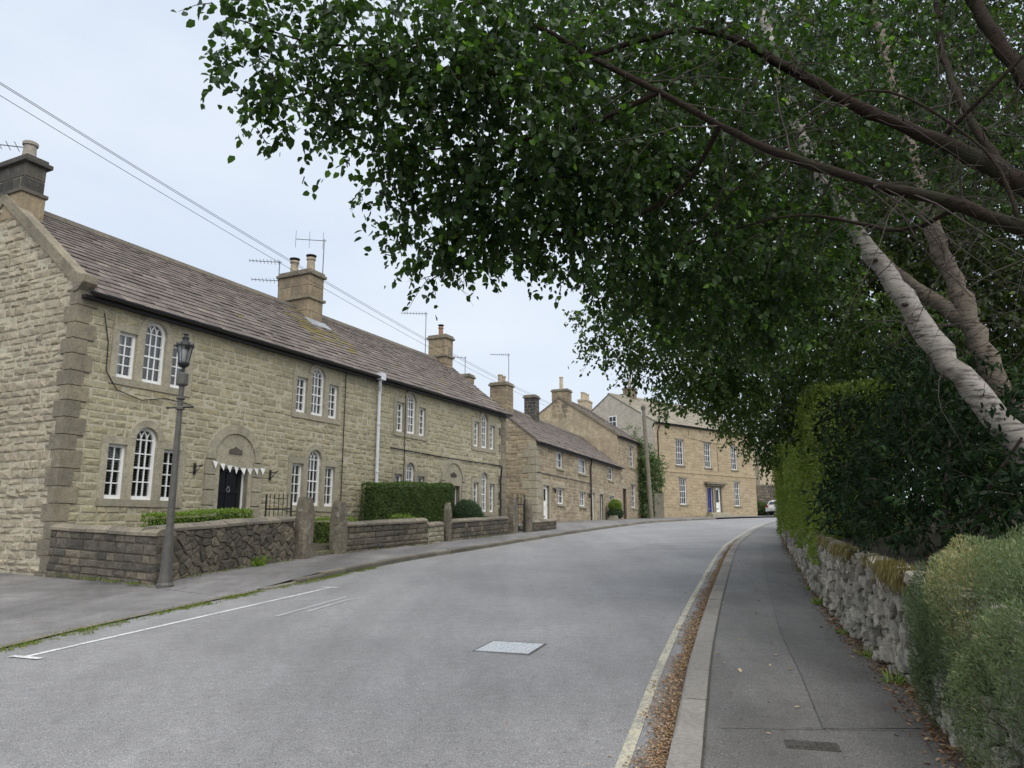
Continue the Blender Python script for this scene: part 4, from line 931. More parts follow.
# ================================================================ houses further up the street
def simple_house(name, label, O, ang, base, L, dep, ze, zr, wins, doors, smat, mmat, roofmat='slate', singles=0, quoin=None, hmean=.2, ll=(.25, .6), left_stone=True, left_mat=None, z_low=None, roof_kw=None, gut='gutter', jambs=False, group=None, surround='dressed'):
    root = empty(name, (O[0], O[1], base), R(90 - ang)); tag(root, label, 'house', group)
    z = lambda v: v - base; holes = []; blocks = []; keys = [z(base) - .5, z(ze) - .02]
    for (x0, x1, z0, z1, cols, rows, cur) in wins:
        h, b = plain_window(root, x0, x1, z(z0), z(z1), cols, rows, mat=surround, curtain=cur, meet=rows > 2, jambs=jambs); holes.append(h); blocks += b; keys += [z(z0) - .12, z(z1)]
    for (x0, x1, z0, z1, mt, kw) in doors:
        s = .16; m = MB().box(x0 - s, x1 + s, -.03, .2, z(z1), z(z1) + .24); m.box(x0 - s, x0, -.03, .2, z(z0) - .2, z(z1)); m.box(x1, x1 + s, -.03, .2, z(z0) - .2, z(z1)); m.build('door_surround', MT[surround], root, bevel=.01)
        door(root, x0, x1, z(z0), z(z1), mt, **kw); holes.append((x0, x1, z(z0), z(z1))); blocks.append((x0 - s, x1 + s, z(z0) - .2, z(z1) + .24))
        MB().box(x0 - .1, x1 + .1, -.3, .1, z(z0) - .35, z(z0) - .005).build('doorstep', MT[surround], root)
    ks = [keys[0]]
    for k in sorted(keys)[1:]:
        if k - ks[-1] > .12: ks.append(k)
    if ks[-1] < z(ze) - .03: ks.append(z(ze) - .02)
    shell(root, L, dep, z(base) - .5, z(ze), z(zr), holes, MT[mmat], left_mat=left_mat)
    lay_stones(root, masonry(0, L, course_levels(ks, hmean, .2), *ll, blocks), Matrix.Translation((0, .012, 0)), MT[smat], singles, p=(.012, .03), rough=.014)
    if left_stone:
        sl = (zr - ze) / (dep / 2)
        def prof(zz):
            q = max(0, (zz - z(ze)) / sl); return (q, dep - q)
        lay_stones(root, masonry(0, dep, course_levels([z(base) - .5, z(ze), z(zr) - .05], hmean, .25), *ll, prof=prof), left_face(dep, .012), MT[smat], 0, p=(.012, .035), rough=.016)
    roof(root, L, dep, z(ze), z(zr), MT[roofmat], **(roof_kw or {}))
    gutter(root, 0, L, z(ze), z(zr), dep, mat=gut)
    return root, z
C_A = 21.0; CO = Vector((1.171, 36.54)); cd = Vector((math.sin(R(C_A)), math.cos(R(C_A))))
CB1 = 1.70
cw = (.5, .5)
grpC = 'low sandstone cottages up the street'
h1, z1_ = simple_house('stone_cottage', 'low sandstone cottage with a white front door beyond the terrace', CO, C_A, CB1, 9.96, 5.2, 5.74, 7.78,
    [(3.29, 4.53, 4.60, 5.48, 2, 2, cw), (7.49, 9.35, 4.60, 5.48, 3, 2, (.45, .3)), (3.43, 4.65, 2.70, 3.54, 2, 2, cw), (7.7, 9.0, 2.68, 3.50, 3, 2, cw)],
    [(1.05, 2.02, 1.74, 3.56, 'white', dict(panels=((.08, .40), (.5, .93)), glaze=(.6, .93), cols=1))], 'tan', 'mortar_tan', hmean=.19, roof_kw=dict(gauge=(.34, .2)), group=grpC)
CO2 = CO + cd * 9.96
h2, z2_ = simple_house('stone_cottage', 'low sandstone cottage with a black door behind the potted round bush', CO2, C_A, 1.85, 8.5, 5.2, 5.745, 7.785,
    [(4.75, 6.3, 4.60, 5.48, 2, 2, (.2, .2)), (4.95, 6.3, 2.85, 3.55, 2, 2, (.2, .2))],
    [(.55, 1.15, 1.80, 3.56, 'white', dict(panels=((.08, .45), (.5, .93)), cols=1, letter=False)), (2.35, 3.25, 1.80, 3.56, 'blackp', dict(panels=((.08, .45), (.5, .93))))], 'tan', 'mortar_tan', hmean=.19, left_stone=False, roof_kw=dict(gauge=(.34, .2)), group=grpC)
chimney(h1, 1.5, 2.4, 2.1, 3.1, z1_(7.2), z1_(8.98), 'chimney', [(1.75, 2.6, .45, .13, 'pot'), (2.2, 2.6, .45, .13, 'pot')], cap='quoin')
chimney(h1, .05, .7, 3.65, 4.35, z1_(6.4), z1_(9.25), 'chimney', [], cap='quoin')
chimney(h1, 6.4, 7.15, 2.25, 2.95, z1_(7.3), z1_(9.1), 'sooty', [], cap='quoin')
pipe(h1, 9.93, z1_(1.75), z1_(5.6), MT['gutter'], 'downpipe', .05)
MB().tube([(0.05, -.05, z1_(4.15)), (9.8, -.05, z1_(4.1))], .02, 5).build('cable', MT['gutter'], h1)
for x in (2.65, 9.45):
    m = MB().box(x - .05, x + .05, -.03, -.005, z1_(3.35), z1_(3.5)); m.lathe([(.05, -.2), (.075, 0), (.02, .06)], (x, -.13, z1_(3.42)), 8); m.tube([(x, -.02, z1_(3.45)), (x, -.13, z1_(3.5))], .012, 5); m.build('wall_lantern', MT['iron'], h1)
zc = z1_(1.8); k = 0
while zc < z1_(5.6):
    la, lb = (.7, .4) if k % 2 else (.4, .7); m = MB().box(-.035, la, -.035, .05, zc + .008, zc + .37); m.box(-.035, .05, .0501, lb, zc + .008, zc + .37); m.build('quoin', MT['dressed'], h1); zc += .385; k += 1

hD, zD = simple_house('tall_stone_house', 'tall narrow sandstone house with a brown door past the cottages', (7.525, 53.09), 24.5, 2.0, 6.85, 8.8, 7.985, 10.95,
    [(3.1, 4.25, 5.92, 7.5, 2, 4, None), (3.3, 4.5, 2.9, 4.62, 2, 4, None)], [(1.0, 1.95, 2.0, 4.2, 'redp', dict(frame='redp'))], 'tan', 'mortar_tan', left_stone=False, left_mat=MT['tan_render'], hmean=.22, roof_kw=dict(gauge=(.36, .24), wid=(.3, .6)))
chimney(hD, 0, .95, 3.75, 5.0, zD(9.4), zD(11.55), 'chimney', [(.45, 4.38, 1.0, .15, 'cream')], cap='quoin', bh=.36)
MB().prism_x([(-.15, zD(7.985) - .1), (-.15, zD(7.985) + .12), (4.4, zD(10.95) + .22), (4.4, zD(10.95) - .0)], -.1, .3).build('verge_coping', MT['quoin'], hD)

E_A = 49.4
uw = lambda a, b: (a, b, 6.68, 8.84, 3, 4, None)
hE, zE = simple_house('georgian_house', 'large square-fronted sandstone house with a pair of doors at the bend', (11.956, 62.1), E_A, 2.1, 15.0, 10.0, 10.22, 13.15,
    [uw(2.8, 3.85), uw(6.9, 7.9), uw(11.05, 12.05), (3.1, 4.05, 3.35, 5.55, 3, 4, None), (11.3, 12.2, 3.35, 5.55, 3, 4, None)],
    [(7.05, 7.85, 2.75, 4.95, 'bluep', dict(letter=True)), (8.30, 9.10, 2.75, 4.95, 'white', dict(glaze=(.4, .93), panels=((.06, .35), (.4, .93)), cols=1))], 'ashlar', 'mortar_tan', surround='quoin', roofmat='slate_pale', left_stone=False, left_mat=MT['render'], hmean=.25, ll=(.35, .8), roof_kw=dict(gauge=(.5, .3), wid=(.4, .8), ridge='slate_pale'))
m = MB().box(6.6, 9.6, -.45, -.031, zE(5.22), zE(5.40)); m.box(6.75, 9.45, -.3, -.03, zE(5.06), zE(5.2199)); m.build('door_hood', MT['quoin'], hE)
m = MB().box(6.5, 9.8, -.9, -.31, zE(2.2), zE(2.55)); m.box(6.7, 9.6, -.6, -.301, zE(2.5501), zE(2.73)); m.build('front_step', MT['dressed'], hE)
MB().box(-.02, 15.03, -.06, -.033, zE(6.05), zE(6.2)).build('string_course', MT['ashlar'], hE)
chimney(hE, 2.4, 3.3, 4.55, 5.45, zE(12.4), zE(14.0), 'chimney', [(2.85, 5.0, .95, .16, 'pot_grey')], cap='quoin', bh=.3)
gw = MB().box(-.05, .0, 4.15, 5.05, zE(10.1), zE(11.15)); gw.build('attic_window', MT['white'], hE)
m = MB()
for a in (0, 1):
    for b in (0, 1): m.box(-.056, -.0501, 4.22 + a * .41, 4.57 + a * .41, zE(10.2) + b * .47, zE(10.6) + b * .47)
m.build('pane', MT['carglass'], hE)
MB().tube([(.35, -.06, zE(2.2)), (.35, -.06, zE(9.4)), (.6, -.07, zE(9.9))], .05, 8).build('downpipe', MT['gutter'], hE)
MB().tube([(4.6, -.04, zE(9.9)), (4.7, -.05, zE(9.1)), (8.8, -.05, zE(8.9)), (8.9, -.05, zE(6.4))], .014, 6).build('cable', MT['gutter'], hE)

# houses behind, of which only a chimney shows
def rear_house(label, O, ang, base, L, dep, ze, zr, ch):
    root = empty('rear_house', (O[0], O[1], base), R(90 - ang)); tag(root, label, 'house'); z = lambda v: v - base
    shell(root, L, dep, -.5, z(ze), z(zr), [], MT['tan']); roof(root, L, dep, z(ze), z(zr), MT['slate'], gauge=(.5, .4), wid=(.5, .9))
    chimney(root, *ch[:4], z(ch[4]), z(ch[5]), ch[6], ch[7], cap=ch[8], stones=ch[9])
    return root
rear_house('house behind the tall narrow one, its cream chimney carrying three pots', (9.9, 72.5), 24, 2.4, 8, 7, 8.2, 11.2, (1.2, 3.2, 3.1, 4.0, 10.0, 14.2, 'cream', [(1.5, 3.55, .75, .22, 'cream'), (2.2, 3.55, .75, .22, 'cream'), (2.9, 3.55, .75, .22, 'cream')], 'cream', True))

# ================================================================ garden walls, piers, hedges, lamp
def voronoi(W, H, sx, sz, jit=.42, sl=None):
    nx, nz = max(1, round(W / sx)), max(1, round(H / sz)); pts = {}
    for j in range(-1, nz + 1):
        for i in range(-1, nx + 1):
            pts[(i, j)] = ((i + .5 + (.5 if j % 2 else 0) * .8 + random.uniform(-jit, jit)) * W / nx, (j + .5 + random.uniform(-jit, jit)) * H / nz)
    cells = []
    for (i, j), (px, pz) in pts.items():
        poly = [(max(0, px - 2 * sx), max(0, pz - 2 * sz)), (min(W, px + 2 * sx), max(0, pz - 2 * sz)), (min(W, px + 2 * sx), min(H, pz + 2 * sz)), (max(0, px - 2 * sx), min(H, pz + 2 * sz))]
        if px < -.2 or px > W + .2 or pz < -.1 or pz > H + .1: continue
        for di in (-2, -1, 0, 1, 2):
            for dj in (-2, -1, 0, 1, 2):
                q = pts.get((i + di, j + dj))
                if q is None or (di == 0 and dj == 0): continue
                mx, mz = (px + q[0]) / 2, (pz + q[1]) / 2; ax, az = q[0] - px, q[1] - pz; out = []
                for a, b in zip(poly, poly[1:] + poly[:1]):
                    da = (a[0] - mx) * ax + (a[1] - mz) * az; db = (b[0] - mx) * ax + (b[1] - mz) * az
                    if da <= 0: out.append(a)
                    if (da < 0) != (db < 0) and abs(da - db) > 1e-9: t = da / (da - db); out.append((a[0] + (b[0] - a[0]) * t, a[1] + (b[1] - a[1]) * t))
                poly = out
                if len(poly) < 3: break
            if len(poly) < 3: break
        if len(poly) >= 3:
            cl = []
            for p in poly:
                if not cl or (abs(p[0] - cl[-1][0]) + abs(p[1] - cl[-1][1])) > .012: cl.append(p)
            ar = abs(sum(a[0] * b[1] - b[0] * a[1] for a, b in zip(cl, cl[1:] + cl[:1]))) / 2
            if len(cl) >= 3 and ar > .002: cells.append(cl)
    return cells
def rubble_stone(poly, gap, p, ch, rough, back=.08):
    cx = sum(a[0] for a in poly) / len(poly); cz = sum(a[1] for a in poly) / len(poly); n = len(poly); j = lambda s: random.uniform(-s, s)
    def sh(a, d):
        vx, vz = a[0] - cx, a[1] - cz; l = math.hypot(vx, vz) + 1e-6; k = max(.35, 1 - d / l); return vx * k, vz * k
    B = []; Mv = []; T = []
    for a in poly:
        x, z = sh(a, gap); B.append((x, back, z)); Mv.append((x + j(rough * .3), -p + ch + j(rough * .3), z + j(rough * .3)))
        x, z = sh(a, gap + ch * 1.1); T.append((x + j(rough * .5), -p + j(rough), z + j(rough * .5)))
    V = B + Mv + T + [(j(.02), -p - abs(j(rough)), j(.02))]; F = []
    for i in range(n):
        k = (i + 1) % n; F += [(i, k, n + k, n + i), (n + i, n + k, 2 * n + k, 2 * n + i), (2 * n + i, 2 * n + k, 3 * n)]
    return V, F, (cx, cz)
def rubble(parent, W, H, face, mat, n_single, sx, sz, gap=.010, p=(.02, .06), ch=.022, rough=.016, skip=.0, hfun=None):
    cells = voronoi(W, H, sx, sz); mb = MB(); its = []
    base = Matrix.Translation(parent.location) @ parent.rotation_euler.to_matrix().to_4x4() @ face
    for c in cells:
        if random.random() < skip: continue
        V, F, (cx, cz) = rubble_stone(c, gap, random.uniform(*p), ch, rough)
        its.append(((base @ Vector((cx, 0, cz)) - Vector((0, 0, EYE))).length, V, F, cx, cz))
    its.sort(key=lambda t: t[0])
    for i, (d, V, F, cx, cz) in enumerate(its):
        M = face @ Matrix.Translation((cx, 0, cz))
        if i < n_single:
            me = bpy.data.meshes.new('stone'); me.from_pydata(V, [], F); me.materials.append(mat)
            o = link('stone', me, None, parent); o.matrix_local = M
        else: mb.add([M @ Vector(v) for v in V], F)
    if mb.V: tag(mb.build('stone', mat, parent), kind='stuff')
def garden_wall(label, p0, p1, h, thick, kind, n_single, coping=True, mat='gwall', hmean=.16, coph=.13, cop_single=True, zoff=0.0):
    z0, z1 = gz(p0[1]) + hl(p0[1]) + zoff, gz(p1[1]) + hl(p1[1]) + zoff
    d = Vector((p1[0] - p0[0], p1[1] - p0[1], z1 - z0)); L = d.length
    root = empty('garden_wall', (p0[0], p0[1], z0)); root.rotation_euler = (0, -math.asin(d.z / L), math.atan2(d.y, d.x)); tag(root, label, 'wall', 'stone garden walls in front of the terrace')
    MB().box(0, L, .012, thick - .012, -.25, h).build('wall_core', MT['gmortar'], root)
    if kind == 'course':
        lay_stones(root, masonry(0, L, course_levels([-.12, h], hmean, .25), .2, .52), Matrix.Translation((0, .014, 0)), MT[mat], n_single, p=(.012, .034), rough=.018)
    else:
        rubble(root, L, h + .12, Matrix.Translation((0, .014, -.12)), MT[mat], n_single, .27, .115, p=(.012, .045), gap=.008, ch=.015, rough=.014)
    eL = Matrix.Translation((0, 0, 0)) @ left_face(thick, .014); eR = right_face(L - .014)
    for f in (eL, eR): lay_stones(root, masonry(0, thick, course_levels([-.12, h], hmean, .2), .15, .4), f, MT[mat], 0, p=(.012, .03), rough=.012)
    if coping:
        x = 0
        while x < L - .02:
            l = random.uniform(.42, .75)
            if L - x - l < .25: l = L - x
            o = .035; hh = coph * random.uniform(.92, 1.08); m = MB(); q = lambda: random.uniform(-.012, .012)
            pr = [(-o, 0), (-o + q() * .5, hh * .45), (thick * .18 + q(), hh * .88), (thick * .5, hh + q() * .4), (thick * .82 + q(), hh * .88), (thick + o, hh * .45), (thick + o, 0)]
            m.prism_x([(a - thick / 2, b) for a, b in pr][::-1], -l / 2 + .006, l / 2 - .006)
            ob = m.build('coping_stone', MT['coping'], root, bevel=.008); ob.location = (x + l / 2, thick / 2, h + .002); ob.rotation_euler = (R(random.uniform(-2, 2)), R(random.uniform(-1, 1)), R(random.uniform(-1, 1)))
            x += l
    return root
def pier(label, p, w, dp, h, rz, mat='pier', lean=(0, 0)):
    z = gz(p[1]) + hl(p[1]); root = empty('gate_pier', (p[0], p[1], z), rz); tag(root, label, 'gate pier', 'old stone gate piers')
    bm = bmesh.new(); n = 9; rings = []
    for i in range(n + 1):
        t = i / n; zz = -.2 + (h + .2) * t; k = 1 - .10 * t; k2 = k
        if i == n: k2 = .68
        elif i == n - 1: k2 = k * .93
        ring = []
        for a in range(16):
            an = 2 * math.pi * a / 16; cx, sx = math.cos(an), math.sin(an); e = .45
            x = math.copysign(abs(cx) ** e, cx) * w / 2 * k2; y = math.copysign(abs(sx) ** e, sx) * dp / 2 * k2
            g = 1 + .06 * math.sin(a * 1.9 + i * .9 + p[0] * 5) + random.uniform(-.03, .03)
            ring.append(bm.verts.new((x * g + lean[0] * t, y * g + lean[1] * t, zz - (.05 * (1 - abs(cx)) if i >= n - 1 else 0) + random.uniform(-.012, .012))))
        rings.append(ring)
    for i in range(n):
        for a in range(16): bm.faces.new((rings[i][a], rings[i][(a + 1) % 16], rings[i + 1][(a + 1) % 16], rings[i + 1][a]))
    bm.faces.new(rings[-1]); me = bpy.data.meshes.new('shaft'); bm.to_mesh(me); bm.free()
    link('shaft', me, MT[mat], root)
    return root
garden_wall('low dark coursed stone wall running from the house corner to the lamp', (-8.78, 14.43), (-6.09, 13.05), .80, .34, 'course', 90)
garden_wall('rough dark rubble garden wall behind the lamp post', (-6.10, 13.19), (-4.98, 17.42), .86, .34, 'rubble', 150)
pier('mossy stone gate pier left of the garden opening', (-4.86, 17.75), .42, .36, 1.42, R(72))
pier('stone gate pier right of the garden opening', (-4.40, 19.22), .44, .34, 1.32, R(68), lean=(.03, 0))
garden_wall('dark stone garden wall in front of the tall hedge', (-4.28, 19.5), (-2.55, 22.95), .64, .32, 'course', 70)
garden_wall('short paler stretch of garden wall beside the stone post', (-2.53, 22.99), (-2.15, 24.0), .50, .32, 'course', 20, mat='dressed')
pier('slim square stone post in the garden wall', (-2.06, 24.28), .22, .22, 1.22, R(66))
garden_wall('dark stone garden wall in front of the round bush', (-1.98, 24.5), (-.12, 28.9), .55, .32, 'course', 50)
pier('stone gate pier before the narrow iron gate', (.02, 29.25), .40, .34, 1.36, R(68))
pier('stone gate pier after the narrow iron gate', (.62, 30.25), .38, .34, 1.30, R(68))
garden_wall('last low dark wall ending before the cottages', (.72, 30.5), (1.95, 33.2), .32, .32, 'course', 20)
def iron_gate(name, label, p0, p1, z, h, bars, cat='gate', arch=True):
    d = Vector((p1[0] - p0[0], p1[1] - p0[1])); L = d.length; root = empty(name, (p0[0], p0[1], z), math.atan2(d.y, d.x)); tag(root, label, cat)
    m = MB(); m.box(0, L, -.012, .012, .12, .15); m.box(0, L, -.012, .012, h * .72, h * .72 + .03); m.box(0, .03, -.015, .015, .05, h); m.box(L - .03, L, -.015, .015, .05, h); m.build('gate_frame', MT['iron'], root)
    b = MB().lathe([(.009, .08), (.009, h - .06), (.016, h - .05), (.003, h + .03)], (0, 0, 0), 6).mesh('bar'); b.materials.append(MT['iron'])
    for i in range(bars): link('bar', b, None, root).location = (L * (i + 1) / (bars + 1), 0, 0)
    return root
iron_gate('iron_gate', 'narrow black iron gate between the far stone piers', (.19, 29.45), (.52, 30.05), gz(29.7) + .1, 1.5, 4)
iron_gate('iron_railing', 'short black iron railing beside the left gate pier', (-5.75, 17.6), (-5.05, 17.3), gz(17.5) + .3, 1.28, 5, 'railing')

# garden earth behind the walls (set above the street)
gp = [(-6.2, 13.4), (-5.2, 17.6), (-4.62, 19.3), (-2.72, 23.3), (-2.15, 24.6), (-.3, 29.3), (.35, 31.0)]; gb = [row_pt(.1, .02, 0), row_pt(4.5, .02, 0), row_pt(6.5, .02, 0), row_pt(11, .02, 0), row_pt(13, .02, 0), row_pt(17, .02, 0), row_pt(19.2, .02, 0)]
tag(strip('garden_ground', [Vector((*p, 0)) for p in gp], gb, MT['soil'], lambda p: gz(p[1]) + .30, lambda p: gz(p[1]) + .34), kind='structure')
tag(strip('garden_edge', [Vector((*p, 0)) for p in gp], [Vector((p[0] - .004, p[1], 0)) for p in gp], MT['coping'], lambda p: gz(p[1]) - .2, lambda p: gz(p[1]) + .299), kind='structure')
tag(strip('side_yard', [Vector((.75, 31.0, 0)), Vector((1.95, 33.6, 0)), Vector((1.0, 36.8, 0))], [row_pt(19.0, 0, 0), row_pt(19.0, 4, 0), Vector((-2.5, 39, 0))], MT['soil'], lambda p: gz(p[1]) + .12, lambda p: gz(p[1]) + .2), kind='structure')
MB_ = MB(); MB_.add([(-4.85, 17.98, .92), (-4.5, 18.98, .95), (-4.95, 19.25, .96), (-5.35, 18.2, .93), (-4.85, 17.98, .6), (-4.5, 18.98, .6), (-4.95, 19.25, .6), (-5.35, 18.2, .6)], [(0, 1, 2, 3), (4, 5, 1, 0), (5, 6, 2, 1), (7, 4, 0, 3), (6, 7, 3, 2)])
st = MB_.build('entrance_step', MT['coping']); tag(st, 'stone step in the opening between the garden piers', 'step')

hd = lambda a, b: math.atan2(b[1] - a[1], b[0] - a[0])
HB = .3
hedge('low_hedge', 'low bright green clipped hedge behind the rubble wall', 'hedge', (-6.72, 14.45, gz(14) + HB), hd((-6.72, 14.45), (-5.65, 16.95)), 2.55, .55, 0, .93, MT['hedge_lite'], 15000, .035, .08, .02, dz=.12)
hedge('low_hedge', 'short green hedge block seen between the two gate piers', 'hedge', (-4.95, 19.75, gz(19.7) + HB), hd((0, 0), (.5, 1)), 1.5, .55, -.2, .68, MT['hedge_lite'], 4500, .035, .08, .02)
hedge('low_hedge', 'low green hedge along the wall before the tall hedge', 'hedge', (-4.22, 19.95, gz(20) + HB), hd((-4.2, 19.9), (-2.9, 22.8)), 2.1, .5, 0, .52, MT['hedge_lite'], 5000, .035, .08, .02, dz=.06)
bush('spreading_shrub', 'low mounded green shrub against the foot of the tall hedge', 'shrub', (-3.35, 22.9, gz(22.5) + .3), (.8, .42, .42), MT['hedge_lite'], 6000, .05, .4)
hedge('tall_hedge', 'tall dark green clipped hedge in front of the terrace', 'hedge', (-4.02, 22.2, gz(22.2) + HB), hd((-4.02, 22.2), (-2.05, 26.6)), 4.85, .6, 0, 1.62, MT['hedge_l'], 40000, .042, .12, .03, dz=.22)
bush('round_bush', 'rounded grey-green bush behind the garden wall by the second door', 'bush', (-1.62, 27.35, gz(27.3) + .12), (.62, .62, .80), MT['bush_blue'], 14000, .05, .3, lump=.05)
tb = bush('topiary_bush', 'clipped round bush by the cottage doors', 'bush', (6.74, 49.4, 2.45), (.46, .46, .5), MT['hedge_lite'], 5000, .06, .5, lump=.03)
bush('planter_shrub', 'grey-green shrub in a trough beneath the clipped round bush', 'shrub', (6.76, 49.3, 2.05), (.55, .45, .4), MT['bush_blue'], 4000, .07, .4, lump=.1)
m = MB().box(-.5, .5, -.25, .25, 0, .36).build('planter_trough', MT['dressed'], None, bevel=.03); m.location = (6.76, 49.35, 1.86); m.rotation_euler = (0, 0, R(65)); tag(m, 'stone planter trough on the pavement by the cottages', 'planter')

# lamp post
def lamp_post(p):
    z = gz(p[1]) + .02; root = empty('street_lamp', (p[0], p[1], z)); tag(root, 'tall grey cast iron street lamp with a glazed lantern by the garden wall', 'street lamp')
    MB().lathe([(.14, -.05), (.14, .05), (.115, .09), (.10, .22), (.085, .45), (.066, .9), (.058, 1.6), (.05, 2.6), (.045, 3.02)], (0, 0, 0), 16).build('post', MT['lampgrey'], root, smooth=False)
    m = MB().lathe([(.05, 0), (.075, .015), (.075, .05), (.05, .07)], (0, 0, 3.0), 14); m.lathe([(.048, 0), (.075, .02), (.075, .04), (.045, .06)], (0, 0, 3.18), 14); m.lathe([(.045, -.2), (.046, .28)], (0, 0, 3.2), 12); m.build('collar', MT['lampgrey'], root)
    b = MB().tube([(-.24, .05, 3.05), (.24, -.05, 3.05)], .014, 8); b.lathe([(.022, -.02), (.022, .02)], (-.24, .05, 3.05), 8); b.lathe([(.022, -.02), (.022, .02)], (.24, -.05, 3.05), 8); b.build('ladder_bar', MT['iron'], root)
    MB().lathe([(.085, 0), (.10, .02), (.10, .20), (.085, .22)], (0, 0, 3.44), 16).build('control_drum', MT['lampgrey'], root)
    MB().lathe([(.03, 0), (.03, .10), (.07, .12), (.10, .16), (.10, .185)], (0, 0, 3.66), 16).build('lantern_base', MT['iron'], root)
    la = MB()
    for k in range(8):
        a = 2 * math.pi * k / 8; la.tube([(.088 * math.cos(a), .088 * math.sin(a), 3.845), (.135 * math.cos(a), .135 * math.sin(a), 4.13)], .006, 5)
    ln = la.build('lantern_frame', MT['iron'], root)
    g = MB(); n = 16
    for k in range(n):
        a, b2 = 2 * math.pi * k / n, 2 * math.pi * (k + 1) / n
        g.quad((.086 * math.cos(a), .086 * math.sin(a), 3.845), (.086 * math.cos(b2), .086 * math.sin(b2), 3.845), (.133 * math.cos(b2), .133 * math.sin(b2), 4.13), (.133 * math.cos(a), .133 * math.sin(a), 4.13))
    g.build('glass', MT['lampglass'], ln)
    m = MB().lathe([(.03, 3.85), (.055, 3.90), (.07, 3.98), (.068, 4.05), (.03, 4.10)], (0, 0, 0), 14); m.build('added_white_globe', MT['white'], ln, smooth=True)  # white globe added inside to make the lantern glass look lighter
    m = MB().lathe([(.15, 0), (.155, .025), (.13, .05), (.09, .085), (.055, .12), (.05, .15), (.065, .165), (.04, .185), (.03, .21), (.045, .235), (.02, .265), (.006, .30)], (0, 0, 4.13), 16)
    for k in range(8):
        a = 2 * math.pi * k / 8; m.lathe([(.014, 0), (.018, .02), (.004, .06)], (.142 * math.cos(a), .142 * math.sin(a), 4.15), 6)
    m.build('lantern_roof', MT['iron'], root)
lamp_post((-5.80, 12.86))

# telegraph pole, wires, aerials
def pole(label, p, h, lean=(0, 0), r=(.15, .10)):
    z = gz(p[1]); root = empty('telegraph_pole', (p[0], p[1], z)); tag(root, label, 'pole')
    MB().tube([(0, 0, -.3), (lean[0] * .5, lean[1] * .5, h * .5), (lean[0], lean[1], h)], [r[0], (r[0] + r[1]) / 2, r[1]], 12).build('shaft', MT['wood'], root)
    m = MB().lathe([(r[1] * 1.35, 0), (r[1] * 1.4, .22), (r[1] * .5, .34)], (lean[0], lean[1], h - .25), 10); m.build('pole_cap', MT['lampgrey'], root)
    k = MB()
    for i in range(3): k.lathe([(.03, 0), (.05, .03), (.05, .09), (.02, .13)], (lean[0] - .12, lean[1] + .0, h - .4 - i * .16), 8)
    k.build('insulator', MT['white_old'], root)
    return root
pole('weathered wooden telegraph pole at the corner of the large house', (10.15, 55.0), 8.3, (-.35, 0), (.17, .13))
pole('wooden telegraph pole carrying the near end of the overhead wires', (-12.2, 9.0), 10.5)
WS = [((-12.1, 9.0, 10.72), (9.85, 64.6, 9.62), 1.05), ((-12.0, 9.05, 10.64), (9.8, 64.5, 9.50), 1.05), ((-12.1, 9.0, 10.46), (9.75, 64.4, 9.3), 1.05)]
for i, (a, b, sg) in enumerate(WS):
    a, b = Vector(a), Vector(b); pts = []
    for t in np.linspace(0, 1, 50): p = a.lerp(b, t); p.z -= sg * 4 * t * (1 - t); pts.append(p - a)
    o = MB().tube(pts, .0065, 5).build('overhead_wire', MT['gutter']); o.location = a; tag(o, ('topmost thin overhead wire crossing the sky above the terrace', 'middle thin overhead wire crossing the sky above the terrace', 'lowest thin overhead wire crossing the sky above the terrace')[i], 'wire', 'overhead wires')
def aerial(label, p, mast, boom, rz, n, style='yagi', tilt=0):
    root = empty('tv_aerial', p, rz); tag(root, label, 'aerial', 'television aerials on the chimneys')
    MB().tube([(0, 0, 0), (0, 0, mast)], .018, 6).build('mast', MT['aerial'], root)
    m = MB(); m.tube([(-boom, 0, mast - .06), (.08, 0, mast - .06 + tilt)], .013, 6); m.build('boom', MT['aerial'], root)
    e = MB().tube([(0, 0, -.17), (0, 0, .17)] if style == 'yagi' else [(0, 0, -.30), (0, 0, .30)], .008, 5).mesh('element'); e.materials.append(MT['aerial'])
    for i in range(n):
        o = link('element', e, None, root); t = i / max(1, n - 1); o.location = (-boom + t * boom * .96, 0, mast - .06); s = .6 + .5 * t if style == 'yagi' else 1
        o.scale = (1, 1, s)
        if style == 'yagi': o.rotation_euler = (R(78), 0, 0)
    return root
aerial('aerial boom reaching left from the nearest chimney', row_pt(.35, 3.05, 9.80), .52, 1.5, R(15), 9)
aerial('upper of two aerials left of the middle chimney', row_pt(9.3, 3.75, 9.6), .95, 1.0, R(10), 9)
aerial('lower of two aerials left of the middle chimney', row_pt(9.35, 3.78, 9.0), .9, .9, R(10), 8)
aerial('three-pronged aerial standing above the middle chimney', row_pt(9.9, 2.35, 9.75), 1.55, .95, R(10), 3, 'rod', -.0)
aerial('tall thin aerial left of the further terrace chimney', row_pt(18.5, 3.7, 9.0), 2.1, 1.1, R(5), 9)
aerial('small aerial on the squat potless chimney just past the terrace roof', (-2.46, 38.25, 9.3), 1.0, .8, R(20), 5)
aerial('tall thin aerial beside the two-pot cottage chimney', (CO.x - 1.35, CO.y + 3.15, 8.9), 1.9, 1.0, R(5), 9)

